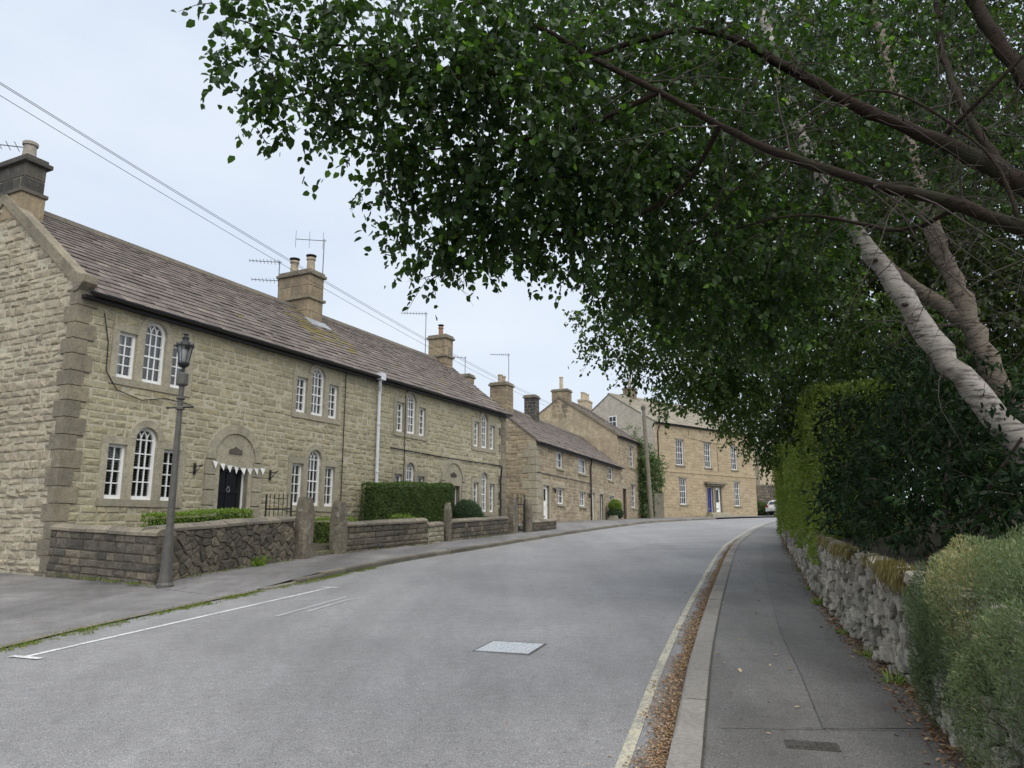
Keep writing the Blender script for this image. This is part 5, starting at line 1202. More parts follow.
# ================================================================ right-hand side: dry stone wall, hedge, shrubs
WH = lambda y: 1.0 if y < 12 else max(.72, 1.0 - (y - 12) * .02)
dw = empty('dry_stone_wall', (2.69, 4.92, gz(4.92))); tag(dw, 'grey dry stone retaining wall along the right-hand pavement', 'wall')
ypts = [31, 26.7, 22.5, 19, 16.1, 13.6, 11.6, 9.75, 8.0, 6.35, 4.92, 3.2, 1.5, -1.0]
nsing = 300; segs = []
for a, b in zip(ypts, ypts[1:]):
    A, B = Vector((x_at(wb, a), a, gz(a))), Vector((x_at(wb, b), b, gz(b))); d = B - A; L = d.length; rz = math.atan2(d.y, d.x)
    M = Matrix.Translation(A - dw.location) @ Matrix.Rotation(rz, 4, 'Z') @ Matrix.Rotation(-math.asin(d.z / L), 4, 'Y')
    segs.append((a, M, L))
core = MB()
for (a, M, L) in segs:
    h = WH(a - 1) - .03; q = [M @ Vector(v) for v in ((-.03, .055, -.15), (L + .03, .055, -.15), (L + .03, .07, h), (-.03, .07, h), (-.03, .42, h), (L + .03, .42, h))]
    core.add(q, [(0, 1, 2, 3), (3, 2, 5, 4)])
core.build('wall_core', MT['dryback'], dw)
alloc = {}
left = nsing
for (a, M, L) in segs[::-1]:
    if a < 4.9: alloc[a] = 0; continue
    n = min(left, int(L * WH(a) / (.135 * .125) * 1.05) + 10); alloc[a] = n; left -= n
for (a, M, L) in segs:
    far = a > 17
    rubble(dw, L, WH(a - 1) + .08, M @ Matrix.Translation((0, .05, -.08)), MT['dry'], alloc[a], .135 if not far else .19, .125 if not far else .14, gap=.012, p=(.005, .085), ch=.010, rough=.022, skip=.05)
# bank behind the wall
bk = [Vector((x_at(wb, y), y, 0)) for y in (-5, 0, 4.9, 9.75, 16, 22, 30, 42)]
b2 = [p + Vector((.30, 0, 0)) for p in bk]; b3 = [p + Vector((45, -6, 0)) for p in bk]
mB = MB()
for p, q in zip(b2, b3): mB.V += [(p.x, p.y, gz(p.y) + WH(p.y) - .06), (p.x + 3.0, p.y - .8, gz(p.y) + 1.35), (q.x, q.y, gz(p.y) + 2.2)]
for i in range(len(b2) - 1): mB.F += [(3 * i, 3 * i + 1, 3 * i + 4, 3 * i + 3), (3 * i + 1, 3 * i + 2, 3 * i + 5, 3 * i + 4)]
tag(mB.build('garden_bank', MT['soil']), kind='structure')

def lane_hedge(label, ya, yb, W, ztop_a, ztop_b, n, back=.16):
    A = Vector((x_at(wb, ya) + back, ya)); B = Vector((x_at(wb, yb) + back, yb)); L = (B - A).length
    z0 = gz(ya) + WH(ya) - .12
    return hedge('lane_hedge', label, 'hedge', (A.x, A.y, z0), hd(A, B), L, W, 0, ztop_a - z0, MT['hedge_r'], n, .05, .25, .07, dz=(ztop_b - ztop_a), inset=.2)
lane_hedge('far end of the pale green clipped hedge at the bend', 34, 20.8, 1.7, 4.75, 4.0, 28000, -.25)
lane_hedge('tall pale green clipped hedge above the dry stone wall', 22.1, 10.3, 1.2, 4.05, 3.5, 62000, -.03)

def foliage_thing(name, label, cat, lobes, mat, loc, leaf, per, wr=.5, droop=.5, twig=True, group=None, stems=None, per_twig=9, twig_l=.3, bright=0.0):
    root = empty(name, loc); tag(root, label, cat, group)
    if stems:
        m = MB()
        for s in stems: m.tube([Vector(p) - Vector(loc) for p in s], [.03, .02, .012][:len(s)] + [.012] * max(0, len(s) - 3), 6)
        m.build('stem', MT['twig'], root)
    crown_leaves('foliage', lobes, mat, root, per, leaf, wr, twig_l, per_twig, droop, .9, MT['twig'] if twig else None, bright)
    return root
foliage_thing('dark_shrub', 'dark glossy shrub above the mossy wall top', 'shrub', [(3.62, 7.5, 1.75, .42, 1), (3.75, 7.0, 1.72, .42, 1), (3.95, 6.4, 1.75, .45, 1), (4.2, 7.4, 2.2, .6, 1), (4.4, 6.4, 2.1, .6, 1), (4.6, 7.8, 2.8, .7, .9), (4.3, 8.6, 2.0, .6, 1), (4.7, 9.2, 2.6, .75, 1), (4.45, 9.6, 2.0, .6, 1), (4.9, 8.8, 3.3, .7, .9)], MT['laurel'], (4.0, 7.1, 1.25), .085, 2600, .42, .6, stems=[((4.0, 7.1, 1.2), (4.1, 7.1, 1.9), (4.4, 7.4, 2.6)), ((4.1, 6.9, 1.2), (4.2, 6.6, 1.9), (4.4, 6.4, 2.3))])
foliage_thing('dark_shrub', 'dark leafy shrub in the shade under the birches', 'shrub', [(4.1, 5.75, 1.75, .45, 1), (4.6, 5.5, 1.9, .6, 1), (5.2, 6.2, 2.0, .7, 1), (5.0, 7.2, 2.3, .7, 1), (5.8, 7.0, 2.4, .8, 1), (6.3, 8.0, 2.8, .9, .9), (5.6, 9.0, 3.0, .9, .9)], MT['laurel'], (4.9, 6.2, 1.3), .10, 2300, .40, .6, stems=[((4.9, 6.2, 1.2), (5.0, 6.3, 1.9), (5.4, 6.6, 2.4))])
foliage_thing('tall_shrub', 'leafy dark shrub rising behind the clipped hedge', 'shrub', [(5.2, 9.4, 3.1, .8, 1), (5.0, 10.4, 3.5, .8, 1), (5.6, 10.2, 4.2, .9, 1), (6.4, 11.4, 4.0, 1.0, 1), (6.2, 13.0, 4.4, 1.0, 1), (7.0, 15, 4.8, 1.2, .9), (8.2, 17, 5.0, 1.4, .9), (9.4, 12, 3.4, 1.6, .9), (8.0, 10.0, 2.8, 1.4, .9), (10.5, 15, 4.2, 2.0, .8)], MT['leaf3'], (6.2, 11.5, 1.6), .07, 1500, .6, .5, stems=[((6.2, 11.5, 1.4), (6.2, 11.5, 3.0), (6.3, 12, 4.4))])

foliage_thing('garden_thicket', 'dark mass of garden trees filling the far right background', 'trees', [(12, 18, 4, 2.5, .7), (15.5, 21, 5, 3, .6), (9.5, 14, 3.2, 1.9, .8), (13, 13, 3.5, 2.5, .7), (17, 16, 4, 3, .6), (10, 9.5, 2.8, 1.8, .8), (13, 8.5, 3.2, 2.2, .7), (11, 22, 4.5, 2.2, .7), (8.8, 19, 4.2, 1.6, .8), (7.2, 12, 2.2, 1.0, 1), (9, 14.5, 2.5, 1.4, 1), (8, 13.2, 2.7, 1.2, 1), (12.5, 16, 7, 2.6, .6), (16.5, 17, 8.5, 3, .5), (10.5, 12.5, 7.5, 2.2, .6)], MT['leaf3'], (12, 14, 1.9), .15, 420, .55, .5, twig=False, stems=[((12, 14, 1.5), (12, 14, 4), (12.3, 14, 7))], twig_l=.6)
# feathery shrub that spills over the wall right in front
def feathery():
    root = empty('feathery_shrub', (3.1, 4.3, gz(4.3) + .08)); tag(root, 'feathery grey-green shrub spilling over the wall at bottom right', 'shrub')
    n = 230000; y = 5.15 - 5.2 * RNG.random(n) ** 1.35; u = RNG.random(n)
    xw = np.array([x_at(wb, v) for v in y]); g = .04 * y; tp = np.clip((5.2 - y) / .4, 0, 1) ** .5
    ph = u ** .85 * 1.75                                   # 0 at the foot of the street face, ~1 at the crest, 2.2 far back
    lump = .10 * np.sin(y * 3.7 + ph * 2.5) * np.sin(ph * 5 + 1) + .07 * np.sin(y * 8.3 + 1.7) * np.sin(ph * 9) + .045 * np.sin(y * 17 + 3 * np.sin(ph * 4)) * np.sin(ph * 19 + 2)
    face = np.clip(ph, 0, 1); back = np.clip(ph - 1, 0, 1.2)
    zz = g + .11 + (1.12 * tp + .02) * np.sin(face * math.pi / 2) ** .8 + .12 * back - .10 * back ** 2
    xx = xw - .09 - (.13 * np.sin(face * math.pi) ** 1.0) * tp + .42 * face ** 3 + back * 1.1
    nx = -np.cos(face * math.pi / 2); nz = np.sin(face * math.pi / 2)
    Nn = np.stack([nx, -.25 * np.ones(n), nz + .05], 1); Nn /= np.linalg.norm(Nn, axis=1, keepdims=True)
    P = np.stack([xx, y, zz], 1) + Nn * lump[:, None] * tp[:, None] - Nn * (RNG.random(n) ** 1.5 * .22)[:, None]
    A = Nn * .55 + rnd_dirs(n) * .75; A[:, 2] += .35
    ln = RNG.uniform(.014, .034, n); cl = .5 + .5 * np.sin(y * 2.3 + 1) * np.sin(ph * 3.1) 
    T = np.clip(RNG.normal(.36, .16, n) + .3 * (cl - .5) + 2.2 * lump, 0, .92)  # tint follows the lumps: shade of the hollows put into leaf colour
    straw = (np.exp(-((y - 4.25) / .22) ** 2 - ((ph - .72) / .16) ** 2) * 1.3 + np.exp(-((y - 3.9) / .3) ** 2 - ((ph - .5) / .1) ** 2) * .5) > RNG.random(n); T[straw] = RNG.uniform(.85, 1, straw.sum())
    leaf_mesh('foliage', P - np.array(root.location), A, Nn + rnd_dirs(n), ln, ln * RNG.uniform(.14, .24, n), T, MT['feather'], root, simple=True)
    st = MB()
    for k in range(260):
        i = RNG.integers(n); p = Vector(P[i] - np.array(root.location)); q = p - Vector(Nn[i]) * .30 + Vector((.05, random.uniform(-.1, .1), -.08)); st.tube([q, p.lerp(q, .4) + Vector((0, 0, .03)), p], [.004, .003, .0015], 3, cap=False)
    tag(st.build('stem', MT['twig'], root), kind='stuff')
    core = MB()
    for a, b in zip(np.linspace(-.6, 4.9, 12), np.linspace(-.6, 4.9, 12)[1:]):
        f = lambda v: float(np.clip((5.05 - v) / .4, 0, 1)) ** .5
        q = []
        for v in (a, b):
            x = x_at(wb, v); gg = .04 * v; q += [Vector((x + .03, v, gg + .1)), Vector((x + .03, v, gg + .15 + .55 * f(v))), Vector((x + .35, v, gg + .15 + 1.02 * f(v))), Vector((x + 1.3, v, gg + .15 + 1.02 * f(v)))]
        core.add([p - root.location for p in q], [(0, 1, 5, 4), (1, 2, 6, 5), (2, 3, 7, 6)])
    core.build('bush_core', MT['core'], root)
feathery()
# moss and dead grass hanging over the wall head
def moss():
    root = empty('trailing_moss', (3.4, 7.0, gz(7) + .9)); tag(root, 'yellow-brown moss and dead grass trailing over the wall top', 'moss', kind='stuff')
    P = []; A = []; Nn = []; Ls = []
    for (y0, y1, n, ln) in ((5.7, 6.6, 1500, .20), (6.75, 7.1, 150, .10), (7.7, 8.7, 700, .13), (9.2, 10.0, 200, .10)):
        y = RNG.uniform(y0, y1, n); k = RNG.random(n) < .85; clump = .5 + .5 * np.sin(y * 21) * np.sin(y * 9 + 1)
        x = np.array([x_at(wb, v) for v in y]) - .035 + RNG.random(n) * .16; z = .04 * y + 1.03 + RNG.normal(0, .015, n)
        dn = RNG.random(n) * ln * clump; P.append(np.stack([x - .07 * RNG.random(n), y, z - dn], 1)); A.append(np.stack([-.22 + RNG.normal(0, .15, n), RNG.normal(0, .3, n), -1 + 0 * y], 1)); Nn.append(np.tile((-1., 0, .2), (n, 1))); Ls.append(RNG.uniform(.05, .12, n))
    P = np.concatenate(P); A = np.concatenate(A); Nn = np.concatenate(Nn) + rnd_dirs(len(P)) * .3; Ls = np.concatenate(Ls)
    leaf_mesh('moss_strand', P - np.array(root.location), A, Nn, Ls, Ls * .14, np.clip(RNG.normal(.5, .25, len(P)), 0, 1), MT['moss'], root)
moss()

# ================================================================ trees
def limb(root, pts, mat, name, sides=10, wob=.05, smooth=True):
    off = root.location; c = []; rr = []
    for i in range(len(pts) - 1):
        p0, p1, p2, p3 = [Vector(pts[max(0, min(len(pts) - 1, i + k))][:3]) for k in (-1, 0, 1, 2)]
        n = max(2, int((p2 - p1).length / .14))
        for k in range(n):
            t = k / n; c.append(.5 * ((2 * p1) + (p2 - p0) * t + (2 * p0 - 5 * p1 + 4 * p2 - p3) * t * t + (3 * p1 - p0 - 3 * p2 + p3) * t ** 3) - off + Vector((random.uniform(-1, 1), random.uniform(-1, 1), random.uniform(-1, 1))) * pts[i][3] * .22)
            rr.append((pts[i][3] * (1 - t) + pts[i + 1][3] * t) * random.uniform(.88, 1.13))
    c.append(Vector(pts[-1][:3]) - off); rr.append(pts[-1][3])
    return MB().tube(c, rr, sides, True, wob).build(name, mat, root, smooth=smooth), c
def bare_twigs(root, curves, n, lo, hi, r0=.006, bias=None, down=.3):
    m = MB(); off = Vector(root.location)
    for _ in range(n):
        c = random.choice(curves); p = c[random.randrange(len(c))].copy(); d = Vector(rnd_dirs(1)[0]); d.z -= down; d.normalize()
        if bias: d = (d + Vector(bias) * random.random()).normalized()
        l = random.uniform(lo, hi); pts = [p]; r = [r0 * random.uniform(.6, 1.3)]; k = 6
        for i in range(k):
            d = (d + Vector(rnd_dirs(1)[0]) * .28).normalized(); p = p + d * l / k; pts.append(p); r.append(r[0] * (1 - (i + 1) / (k + .6)))
            if i in (2, 3) and random.random() < .8:
                e = (d + Vector(rnd_dirs(1)[0]) * .9).normalized(); m.tube([p, p + e * l * .22, p + e * l * .38 + Vector((0, 0, -.05 * l))], [r[-1] * .7, r[-1] * .5, .001], 3, cap=False)
        m.tube(pts, r, 4, cap=False)
    tag(m.build('twig', MT['twig'], root), kind='stuff')
T1 = [(-1.99, 4.7, 5.13, 0.23, 0.55), (-2.07, 4.8, 4.73, 0.14, 0.35), (-1.9, 4.9, 4.77, 0.28, 0.6), (-1.84, 5.0, 4.54, 0.19, 0.5), (-1.56, 4.9, 5.05, 0.4, 0.8), (-1.55, 5.1, 4.65, 0.3, 0.7), (-1.33, 5.3, 4.48, 0.19, 0.5), (-1.06, 5.0, 5.13, 0.45, 0.9), (-0.93, 5.2, 4.67, 0.42, 0.9), (-0.54, 5.0, 4.96, 0.52, 1), (-0.99, 5.4, 4.36, 0.2, 0.55), (-0.58, 5.5, 4.5, 0.4, 0.9), (-0.09, 5.0, 5.13, 0.52, 1), (0.06, 5.3, 4.65, 0.58, 1), (-1.1, 5.8, 4.14, 0.22, 0.4), (-0.72, 5.8, 4.17, 0.33, 0.8), (-0.27, 5.8, 4.21, 0.46, 1), (-0.75, 6.1, 3.98, 0.26, 0.7), (-0.37, 6.2, 3.99, 0.33, 0.8), (-0.71, 6.3, 3.8, 0.18, 0.45), (-0.29, 6.4, 3.82, 0.16, 0.4), (0.24, 6.0, 4.31, 0.52, 1), (0.07, 6.3, 4.01, 0.31, 0.7), (0.44, 6.5, 3.93, 0.24, 0.5), (0.73, 5.5, 5.58, 0.62, 0.8), (0.81, 5.7, 4.7, 0.62, 0.9), (0.85, 6.1, 4.21, 0.57, 1), (1.57, 5.9, 5.77, 0.71, 0.6), (1.67, 6.1, 4.92, 0.71, 0.7), (1.62, 6.4, 4.29, 0.68, 0.9), (2.56, 6.4, 6.02, 0.76, 0.5), (2.75, 6.8, 5.2, 0.74, 0.5), (2.66, 7.0, 4.34, 0.7, 0.7), (3.75, 7.0, 6.56, 0.84, 0.45), (4.01, 7.3, 5.47, 0.85, 0.45), (4.93, 7.2, 6.58, 0.86, 0.4), (5.27, 7.6, 5.51, 0.77, 0.4), (1.03, 6.8, 3.91, 0.43, 0.9), (1.74, 7.0, 3.82, 0.59, 1), (2.56, 7.4, 3.74, 0.62, 0.9)]
T2 = [(1.25, 10.0, 4.33, 0.36, 0.9), (1.56, 10.0, 4.0, 0.44, 1), (1.79, 10.0, 4.65, 0.56, 1), (1.21, 10.0, 3.93, 0.25, 0.6), (2.08, 10.2, 3.84, 0.53, 1), (2.7, 10.4, 4.03, 0.72, 1), (2.76, 10.5, 4.81, 0.88, 1), (2.36, 10.3, 3.4, 0.28, 0.7), (3.56, 10.6, 4.23, 0.88, 1), (3.35, 10.8, 3.37, 0.5, 1), (3.02, 10.6, 3.63, 0.49, 1), (4.71, 11.0, 4.64, 1.07, 1), (4.66, 11.5, 3.49, 0.78, 1), (6.29, 12.0, 4.75, 1.16, 1), (7.47, 12.0, 4.92, 1.17, 1), (6.27, 12.0, 6.33, 1.36, 0.9), (7.97, 12.0, 6.33, 1.36, 0.9), (8.85, 12.0, 5.27, 1.34, 0.9), (5.2, 11.5, 6.31, 1.31, 0.9), (3.85, 11.0, 5.61, 1.09, 0.9), (6.82, 12.0, 8.56, 1.58, 0.8), (8.63, 12.0, 8.95, 1.59, 0.8), (5.2, 11.5, 8.46, 1.52, 0.8), (7.28, 12.5, 3.66, 1.02, 1), (8.64, 12.5, 3.66, 1.02, 1), (6.09, 12.5, 3.66, 0.85, 1), (2.48, 13.0, 10.42, 2.13, 0.8), (4.86, 13.0, 11.29, 2.15, 0.8), (3.53, 13.0, 8.12, 1.88, 0.8), (7.81, 14.0, 12.51, 2.55, 0.8), (10.35, 14.0, 12.51, 2.55, 0.8), (6.23, 14.0, 8.63, 2.23, 0.9), (8.64, 14.0, 8.41, 2.22, 0.9), (10.6, 14.0, 7.98, 2.21, 0.9), (4.55, 13.0, 6.34, 1.65, 0.9), (7.02, 14.0, 6.09, 1.76, 0.9), (9.15, 14.0, 5.89, 1.96, 0.9), (10.49, 14.0, 4.3, 1.72, 1), (8.94, 15.0, 4.08, 1.63, 1), (7.1, 15.0, 4.08, 1.43, 1), (0.86, 12.0, 9.73, 1.61, 0.6), (1.53, 12.0, 7.8, 1.39, 0.7)]
T3 = [(3.78, 19.0, 4.8, 0.31, 0.9), (4.02, 19.0, 4.49, 0.26, 0.8), (4.62, 19.0, 5.07, 0.67, 1), (5.44, 19.0, 4.96, 0.78, 1), (4.98, 19.0, 4.54, 0.31, 0.7), (5.89, 19.5, 4.35, 0.58, 1), (6.49, 20.0, 4.23, 0.76, 1), (7.09, 20.0, 3.83, 0.7, 1), (7.55, 20.0, 4.64, 1.09, 1), (9.04, 21.0, 4.51, 1.42, 1), (7.21, 22.0, 3.7, 0.41, 0.9), (7.88, 23.0, 3.39, 0.37, 0.9), (7.47, 22.0, 4.05, 0.53, 1), (7.77, 22.0, 3.61, 0.47, 1), (10.96, 22.0, 4.65, 1.49, 1), (6.51, 20.0, 5.47, 1.09, 1), (8.32, 21.0, 6.26, 1.44, 1)]
BR1 = [(4.94, 6.3, 1.4, 0.1462), (4.67, 6.4, 1.85, 0.1333), (4.4, 6.6, 2.44, 0.1204), (4.07, 6.9, 3.19, 0.1075), (3.87, 7.2, 3.94, 0.0989), (3.61, 7.5, 4.71, 0.086), (3.37, 7.9, 5.92, 0.0731), (3.25, 8.3, 7.21, 0.0602), (3.21, 8.8, 9.05, 0.043)]
BR2 = [(6.11, 8.0, 1.61, 0.1462), (5.68, 8.0, 2.35, 0.129), (5.39, 8.1, 3.03, 0.1204), (5.24, 8.3, 4.0, 0.1075), (5.13, 8.6, 5.24, 0.0946), (5.17, 9.0, 6.67, 0.0774), (5.25, 9.5, 8.5, 0.0602), (5.36, 10.0, 10.42, 0.043)]
L0 = [(4.29, 4.2, 2.67, 0.084), (3.83, 4.4, 3.11, 0.0714), (3.33, 4.6, 3.47, 0.0483), (3.02, 4.7, 3.67, 0.042), (2.54, 4.8, 3.86, 0.0357), (1.98, 4.9, 4.12, 0.0302), (1.52, 5.0, 4.43, 0.0252), (1.1, 5.05, 4.73, 0.0231), (0.67, 5.1, 5.01, 0.0202), (0.22, 5.15, 5.34, 0.0176), (-0.25, 5.2, 5.6, 0.0151), (-0.91, 5.3, 5.97, 0.0118), (-1.48, 5.3, 6.07, 0.0084)]
L1 = [(4.4, 4.3, 2.7, 0.1008), (4.09, 4.9, 3.5, 0.084), (3.88, 5.4, 4.21, 0.0784), (3.49, 5.6, 4.64, 0.0616), (3.0, 5.7, 4.95, 0.0504), (2.48, 5.8, 5.36, 0.0448), (1.93, 5.9, 5.82, 0.0392), (1.35, 6.0, 6.25, 0.028), (0.82, 6.1, 6.75, 0.0224)]
L2 = [(4.4, 4.3, 2.7, 0.0896), (4.9, 5.6, 4.21, 0.0728), (4.6, 6.2, 5.78, 0.0672), (4.44, 6.5, 6.86, 0.056), (4.11, 6.8, 8.07, 0.0392)]
L3 = [(3.88, 5.4, 4.21, 0.0392), (3.96, 6.0, 5.25, 0.0308), (4.17, 6.5, 6.2, 0.028), (4.53, 7.0, 7.39, 0.0224)]
S1 = [(2.48, 5.8, 5.36, 0.028), (1.58, 5.6, 5.65, 0.024), (0.38, 5.3, 5.16, 0.0176), (-0.47, 5.1, 5.2, 0.0128), (-1.33, 4.9, 5.01, 0.008), (-1.93, 4.7, 5.07, 0.0048)]
S2 = [(1.1, 5.05, 4.73, 0.024), (0.68, 5.3, 4.65, 0.0176), (0.06, 5.4, 4.53, 0.0128), (-0.64, 5.4, 4.45, 0.008), (-1.03, 5.4, 4.32, 0.0048)]
S3 = [(1.52, 5.0, 4.43, 0.024), (1.35, 5.6, 4.21, 0.0176), (0.75, 6.0, 4.03, 0.0128), (-0.1, 6.1, 3.98, 0.008), (-0.71, 6.2, 3.65, 0.0048)]
S4 = [(-0.25, 5.2, 5.6, 0.0176), (-0.85, 5.1, 5.11, 0.0128), (-1.45, 5.1, 4.78, 0.008), (-1.93, 5.0, 4.59, 0.0048)]
S5 = [(3.02, 4.7, 3.67, 0.02), (2.87, 5.2, 3.7, 0.016), (2.39, 5.8, 4.08, 0.012), (1.68, 6.3, 4.06, 0.0088), (0.92, 6.7, 3.87, 0.0056)]
S6 = [(3.49, 5.6, 4.64, 0.024), (3.76, 5.2, 4.93, 0.016), (4.13, 5.0, 5.29, 0.008)]
S7 = [(3.33, 4.6, 3.47, 0.016), (3.23, 4.7, 4.07, 0.0112), (2.64, 5.0, 4.71, 0.0088), (1.86, 5.2, 4.18, 0.0072), (1.42, 5.6, 3.87, 0.0048)]
t1 = empty('broadleaf_tree', (5.0, 3.7, 1.3)); tag(t1, 'large broadleaf tree whose dark limbs and leaves overhang the road', 'tree')
limb(t1, [(5.0, 3.7, 1.1, .30), (4.75, 3.9, 1.9, .25), (4.36, 4.22, 2.68, .21)], MT['bark'], 'trunk', 14, .06)
cs = []
for q in (L0, L1, L2, L3): cs.append(limb(t1, q, MT['bark'], 'limb', 10, .09)[1])
for q in (S1, S2, S3, S4, S5, S6, S7): cs.append(limb(t1, q, MT['bark'], 'branch', 6, .06)[1])
bare_twigs(t1, [c[:int(len(c) * .75)] for c in cs[:4]], 300, .4, 1.5)
bare_twigs(t1, cs[4:], 150, .2, .45, .004)
crown_leaves('foliage', T1, MT['leaf1'], t1, 5600, .066, .80, .28, 9, .55, .85, MT['twig'], .035)
t2 = empty('birch_tree', (4.98, 6.28, 1.32)); tag(t2, 'leaning white-barked birch above the wall', 'tree')
b1, cb1 = limb(t2, BR1, MT['birch'], 'trunk', 16, .03)
bare_twigs(t2, [cb1], 60, .6, 1.8, .009)
k = MB()
for (i, an) in ((16, 2.2), (20, 3.5), (27, 2.6), (33, 3.0)):
    p = cb1[min(i, len(cb1) - 1)]; k.lathe([(.001, 0), (.035, .01), (.03, .03), (.001, .035)], (p.x - .10, p.y - .06, p.z + .02), 8)
k.build('branch_stub', MT['twig'], t2)
TA = [l for i, l in enumerate(T2) if l[1] <= 11.2]; TB = [l for l in T2 if l[1] > 11.2]
crown_leaves('foliage', TA, MT['leaf2'], t2, 5000, .060, .74, .30, 9, .6, .85, MT['twig'], .02)
t3 = empty('birch_tree', (6.2, 8.0, 1.5)); tag(t3, 'browner upright birch standing behind the leaning white one', 'tree')
b3_, cb3 = limb(t3, BR2, MT['birch2'], 'trunk', 14, .04)
limb(t3, [(5.27, 8.25, 3.8, .09), (4.6, 8.6, 4.6, .07), (4.2, 9, 5.6, .05), (4.0, 9.4, 6.8, .03)], MT['birch2'], 'limb', 8, .05)
bare_twigs(t3, [cb3], 60, .6, 1.8, .009)
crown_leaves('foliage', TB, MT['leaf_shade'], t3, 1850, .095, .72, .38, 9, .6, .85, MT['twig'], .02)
t4 = empty('lane_tree', (8.2, 19.5, 1.9)); tag(t4, 'tree standing behind the hedge and overhanging the far pavement', 'tree')
limb(t4, [(8.2, 19.5, 1.6, .2), (8.0, 19.6, 3.5, .17), (7.4, 19.8, 5.0, .12), (6.8, 20, 6.2, .06)], MT['bark'], 'trunk', 10, .05)
limb(t4, [(7.7, 19.7, 4.2, .1), (6.3, 19.4, 5.0, .06), (4.6, 19.1, 5.1, .03), (3.6, 19, 5.0, .012)], MT['bark'], 'limb', 8, .05)
crown_leaves('foliage', T3, MT['leaf3'], t4, 2100, .082, .7, .36, 9, .5, .85, MT['twig'], .03)
# far climber / conifer between the houses
t5 = empty('climbing_tree', (10.2, 58.6, 2.05)); tag(t5, 'fresh green feathery tree growing against the large house gable', 'tree')
limb(t5, [(10.2, 58.6, 1.9, .16), (10.1, 58.7, 5, .12), (10.0, 58.8, 8, .05)], MT['bark'], 'trunk', 8, .05)
crown_leaves('foliage', [(9.9, 58.6, 7.9, .6, 1), (10.3, 58.5, 6.9, .9, 1), (10.9, 58.4, 6.3, .8, 1), (10.0, 58.4, 5.9, .9, 1), (10.7, 58.4, 5.0, .8, 1), (10.1, 58.4, 4.2, .9, 1), (10.4, 58.3, 3.0, .8, .9), (9.3, 58.8, 8.0, .5, .9), (11.5, 58.5, 5.6, .5, .7), (9.5, 58.7, 9.0, .3, .8), (11.3, 58.5, 6.9, .45, .7), (11.4, 58.5, 4.4, .4, .7), (8.9, 58.9, 7.3, .45, .8)], MT['conifer'], t5, 1700, .20, .4, .7, 8, .8, .9, MT['twig'], .02)

# far end: yard gate, end wall, cream house, car
g = empty('wooden_gate', (10.9, 57.6, gz(57.6)), R(40)); tag(g, 'weathered boarded gate left of the large house', 'gate')
for i in range(7): MB().box(i * .16, i * .16 + .15, 0, .03, .05, 1.9 + random.uniform(-.02, .02)).build('board', MT['wood'], g)
MB().box(0, 1.1, .031, .07, .4, .5).box(0, 1.1, .031, .07, 1.4, 1.5).build('ledge', MT['wood'], g)
ew = empty('end_wall', (24.2, 77.5, gz(76.5)), R(12)); tag(ew, 'high dark stone wall closing the view past the large house', 'wall')
MB().box(0, 14, .02, .5, -.3, 3.0).build('wall_core', MT['gmortar'], ew)
lay_stones(ew, masonry(0, 14, course_levels([-.2, 3.0], .25, .2), .3, .7), FRONT, MT['gwall'], 0, p=(.0, .03), rough=.02)
MB().box(-.05, 14, -.05, .55, 3.002, 3.15).build('coping_stone', MT['coping'], ew)
hf = empty('cream_house', (30.4, 92, gz(92)), R(10)); tag(hf, 'pale cream gabled house beyond the high dark wall', 'house')
MB().prism_y([(0, -.5), (9, -.5), (9, 6.2), (4.5, 9.6), (0, 6.2)], 0, 9).build('wall', MT['cream'], hf)
MB().add([(-.3, -.3, 6.0), (4.5, -.3, 9.75), (4.5, 9.3, 9.75), (-.3, 9.3, 6.0), (9.3, -.3, 6.0), (9.3, 9.3, 6.0)], [(0, 1, 2, 3), (1, 4, 5, 2)]).build('roof', MT['slate_pale'], hf)
bush('verge_bush', 'low dark bush at the foot of the high dark wall', 'bush', (24.7, 75.2, gz(75.2)), (.9, .8, .8), MT['hedge_l'], 3000, .12, .5)
